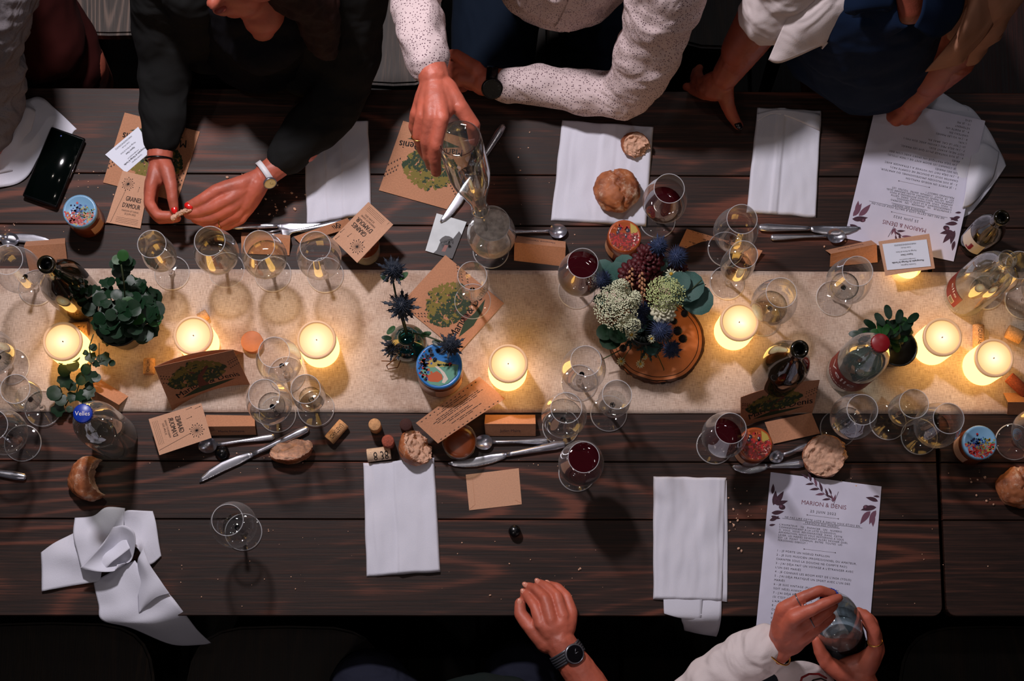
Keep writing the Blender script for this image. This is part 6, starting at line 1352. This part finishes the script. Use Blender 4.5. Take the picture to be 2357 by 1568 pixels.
for x, y, h, s, az in ((928,636,.235,.020,-0.9),(885,640,.22,.018,0.8),(980,770,.12,.020,-1.3),(1005,790,.13,.018,-2.0),(890,778,.09,.018,1.5),(900,760,.08,.020,2.4)): put(e, LO if s > .0195 else LOD, 'leaf', V(x,y,h), s, az, 0.2)
# wood slice
pb = V(1507,786,0.003); e = empty('wood_slice', pb, 'round wood slice with rough bark under the bouquet', 'wood slice'); M = Matrix.Translation(pb)
rad = [0.088*(1+0.05*math.cos(2*a+0.6)+0.035*mn.noise(Vector((math.cos(a)*2,math.sin(a)*2,4)))) for a in [2*math.pi*k/72 for k in range(72)]]
def ringp(s, z, add=0.0): return [M @ Vector(((rad[k]*s+add)*math.cos(2*math.pi*k/72), (rad[k]*s+add)*math.sin(2*math.pi*k/72), z)) for k in range(72)]
def loft(rings, capt=True):
    vs = [p for r in rings for p in r]; n = len(rings[0]); fs = []
    for i in range(len(rings)-1):
        for k in range(n): fs.append((i*n+k,i*n+(k+1)%n,(i+1)*n+(k+1)%n,(i+1)*n+k))
    if capt: fs.append(tuple((len(rings)-1)*n+k for k in range(n)))
    return vs, fs
TH = 0.030
obj('slice', loft([ringp(0.96,0.001), ringp(0.965,TH-0.001), ringp(0.95,TH), ringp(0.3,TH)]), M_SLICE, e, False)
brk = [[p + (p-pb).normalized()*0.004*(mn.noise(p*120)+mn.noise(p*50)) for p in ringp(0.975,z,0.002*math.sin(z*260))] for z in [0.0,0.004,0.009,0.014,0.019,0.024,TH]]+[ringp(0.955,TH+0.0005)]
obj('bark', loft(brk, False), M_BARK, e)
obj('growth_ring', join(*[tube([M @ Vector((rad[k]*s*math.cos(2*math.pi*k/72), rad[k]*s*math.sin(2*math.pi*k/72), TH)) for k in range(72)], .0007, 4, True) for s in (0.88,)]), M_BARK, e)
# bouquet
pb = V(1476,770,0.033); e = empty('flower_bouquet', pb, 'bouquet of thistles, white umbels and eucalyptus on the wood slice', 'flowers'); M = Matrix.Translation(pb)
obj('vase', xf(lathe([(0.0,0.002),(0.03,0.0),(0.034,0.02),(0.032,0.06),(0.034,0.075),(0.031,0.075)],28), M), M_POT, e)
def umbel(px, py, h, rx, ry, n, m, name='white_flower_cluster'):
    c = V(px,py,h); parts = []
    for k in range(n):
        a = k*2.39996; rr = math.sqrt((k+0.5)/n)*random.uniform(0.93,1.05); lump = 0.010*mn.noise(Vector((rr*3*math.cos(a),rr*3*math.sin(a),py)))
        p = c+Vector((rx*rr*math.cos(a)*(1+0.10*mn.noise(Vector((a,1,px)))), ry*rr*math.sin(a), 0.030*(1-rr*rr)+lump+random.uniform(-0.002,0.002)))
        s = random.uniform(0.0010,0.0018); parts.append(ell(p, s*1.2, s*1.2, s*0.8, 1, a))
    o = obj(name, join(*parts), m, e)
    st = [tube([c+Vector((rx*q*math.cos(a),ry*q*math.sin(a),0.018)), c+Vector((0,0,-0.035))], .0008, 4) for a in [k*0.7 for k in range(9)] for q in (0.35,0.8)]
    obj('flower_stalk', join(*st, tube([c+Vector((0,0,-0.03)), pb+Vector((0,0,0.05))], .0016, 5)), M_STEM, o); return o
umbel(1418,706,.165,.041,.043,560,M_WFL); umbel(1428,662,.17,.018,.016,105,M_WFL); umbel(1448,748,.15,.022,.018,150,M_WFL); umbel(1462,690,.165,.012,.016,80,M_WFL)
umbel(1530,678,.17,.037,.034,420,M_WFL2)
for sd,(x,y,h,r) in enumerate(((1517,566,.18,.0115),(1558,592,.17,.0135),(1384,645,.16,.0130),(1522,762,.16,.0155),(1475,710,.13,.012),(1545,805,.09,.012),(1470,735,.12,.011))): thistle(e, x, y, h, r, M_THI, .022, sd+30)
def rose(px, py, h, r, m, name):
    c = V(px,py,h); parts = []
    for L, (n, rr, zz, ti) in enumerate(((6,0.25,0.40,1.2),(9,0.48,0.28,0.9),(12,0.72,0.12,0.55),(14,0.92,-0.08,0.2))):
        for k in range(n):
            a = 2*math.pi*k/n+L*0.5+random.uniform(-0.12,0.12); w = r*(0.22+0.05*L)*random.uniform(0.85,1.15)
            Mx = Matrix.Translation(c+Vector((0,0,zz*r))) @ Matrix.Rotation(a,4,'Z') @ Matrix.Translation((rr*r*0.8,0,0)) @ Matrix.Rotation(-ti,4,'Y') @ Matrix.Diagonal((w*1.25,w*0.75,w*0.22,1))
            parts.append(xf(ico(1), Mx))
    parts.append(ell(c, r*0.35, r*0.35, r*0.4, 2)); return obj(name, join(*parts), m, e)
rose(1492,596,.16,.028,M_ROSE,'dark_red_flower'); rose(1458,632,.16,.026,M_ROSE,'dark_red_flower'); rose(1500,640,.14,.024,M_ROSE,'dark_red_flower'); rose(1560,622,.13,.018,M_ROSE,'dark_red_flower'); rose(1528,716,.165,.022,M_CREAM,'cream_flower'); rose(1490,668,.14,.020,M_ROSE,'dark_red_flower')
def daisy(px, py, h, r):
    c = V(px,py,h); parts = []
    for k in range(11):
        a = 2*math.pi*k/11; parts.append(ell(c+Vector((r*0.6*math.cos(a), r*0.6*math.sin(a), 0)), r*0.42, r*0.15, r*0.06, 1, a))
    o = obj('daisy', join(*parts), M_WFL, e); obj('daisy_centre', ell(c+Vector((0,0,r*0.1)), r*0.28, r*0.28, r*0.22, 2), M_YEL, o); obj('daisy_stem', tube([c, (c+pb)/2+Vector((0,0,0.02)), pb+Vector((0,0,0.05))], .0008, 5), M_STEM, o)
for a in ((1453,770,.13,.012),(1545,631,.16,.012),(1565,634,.155,.010),(1430,832,.045,.009),(1474,838,.045,.009),(1483,822,.05,.007),(1600,648,.14,.008),(1500,780,.12,.009)): daisy(*a)
for k,(x,y,h,s,az,ti) in enumerate(((1390,622,.14,.040,0.4,0.2),(1398,650,.15,.034,0.2,0.3),(1420,630,.15,.044,0.1,0.3),(1438,615,.15,.046,-0.3,0.2),(1472,600,.15,.032,0.1,0.5),(1585,660,.15,.058,-0.9,0.1),(1575,672,.14,.048,-1.0,0.2),(1605,690,.13,.060,-2.4,0.15),(1565,650,.16,.040,-0.6,0.2),(1405,780,.10,.044,2.4,0.3),(1425,768,.11,.040,2.2,0.3),(1392,765,.11,.032,1.9,0.2),(1470,745,.11,.034,3,0.2),(1520,608,.15,.028,-0.3,0.4),(1540,640,.14,.030,-0.5,0.2),(1500,800,.08,.032,3.1,0.3),(1380,690,.13,.022,1.5,0.2),(1505,720,.12,.034,2.0,0.3),(1448,655,.14,.030,0.5,0.4))): put(e, LE if k not in (9,10,11) else LR, 'leaf', V(x,y,h), s, az, ti)
for x, y, h in ((1452,640,.175),(1475,650,.175),(1440,660,.17),(1480,665,.17)):
    c = V(x,y,h); obj('dried_wheat', join(*[ell(c+Vector((0.0025*(-1)**k,0.0045*k-0.012,0.001*k)), .0028,.0042,.0022,1,0.5*(-1)**k) for k in range(7)], tube([c+Vector((0,-0.01,0)), pb+Vector((0,0,.05))], .0007,4)), M_WHEAT, e)
for x, y, h, r in ((1578,705,.12,.0075),(1576,722,.12,.007),(1560,762,.10,.0085),(1572,780,.09,.0080),(1434,802,.07,.007),(1526,877,.01,.0065),(1552,740,.11,.006)):
    c = V(x,y,h); obj('dark_seed_head', join(ell(c,r,r,r,2), spikes(c,r,r*1.25,60,0.0008,-1)), M_BERRY, e)
obj('branch', join(tube([V(1475,745,.10),V(1545,690,.14),V(1585,672,.15),V(1615,645,.16)], .0013, 5), tube([V(1582,674,.15),V(1605,665,.15),V(1625,655,.15)], .0009, 5), tube([V(1440,800,.06),V(1405,818,.045),V(1385,828,.04)], .0012, 5), tube([V(1526,877,.012),V(1528,850,.035),V(1515,820,.06),V(1500,790,.08)], .0009, 5), tube([V(1500,740,.1),V(1525,770,.1),V(1550,812,.08)], .0012, 5)), M_STEM, e)
vs_, fs_ = [], []
obj('dark_foliage', join(*[bract(V(x,y,h), 9, .030, .0035, 0.1, k) for k,(x,y,h) in enumerate(((1470,720,.12),(1500,690,.12),(1450,690,.11),(1520,740,.11),(1480,770,.10),(1540,700,.10),(1500,640,.12),(1530,620,.12),(1430,640,.12),(1490,800,.08),(1400,700,.11),(1450,780,.09),(1560,680,.10),(1530,790,.08)))]), mat('deep_green', C(24,40,34), 0.6), e)
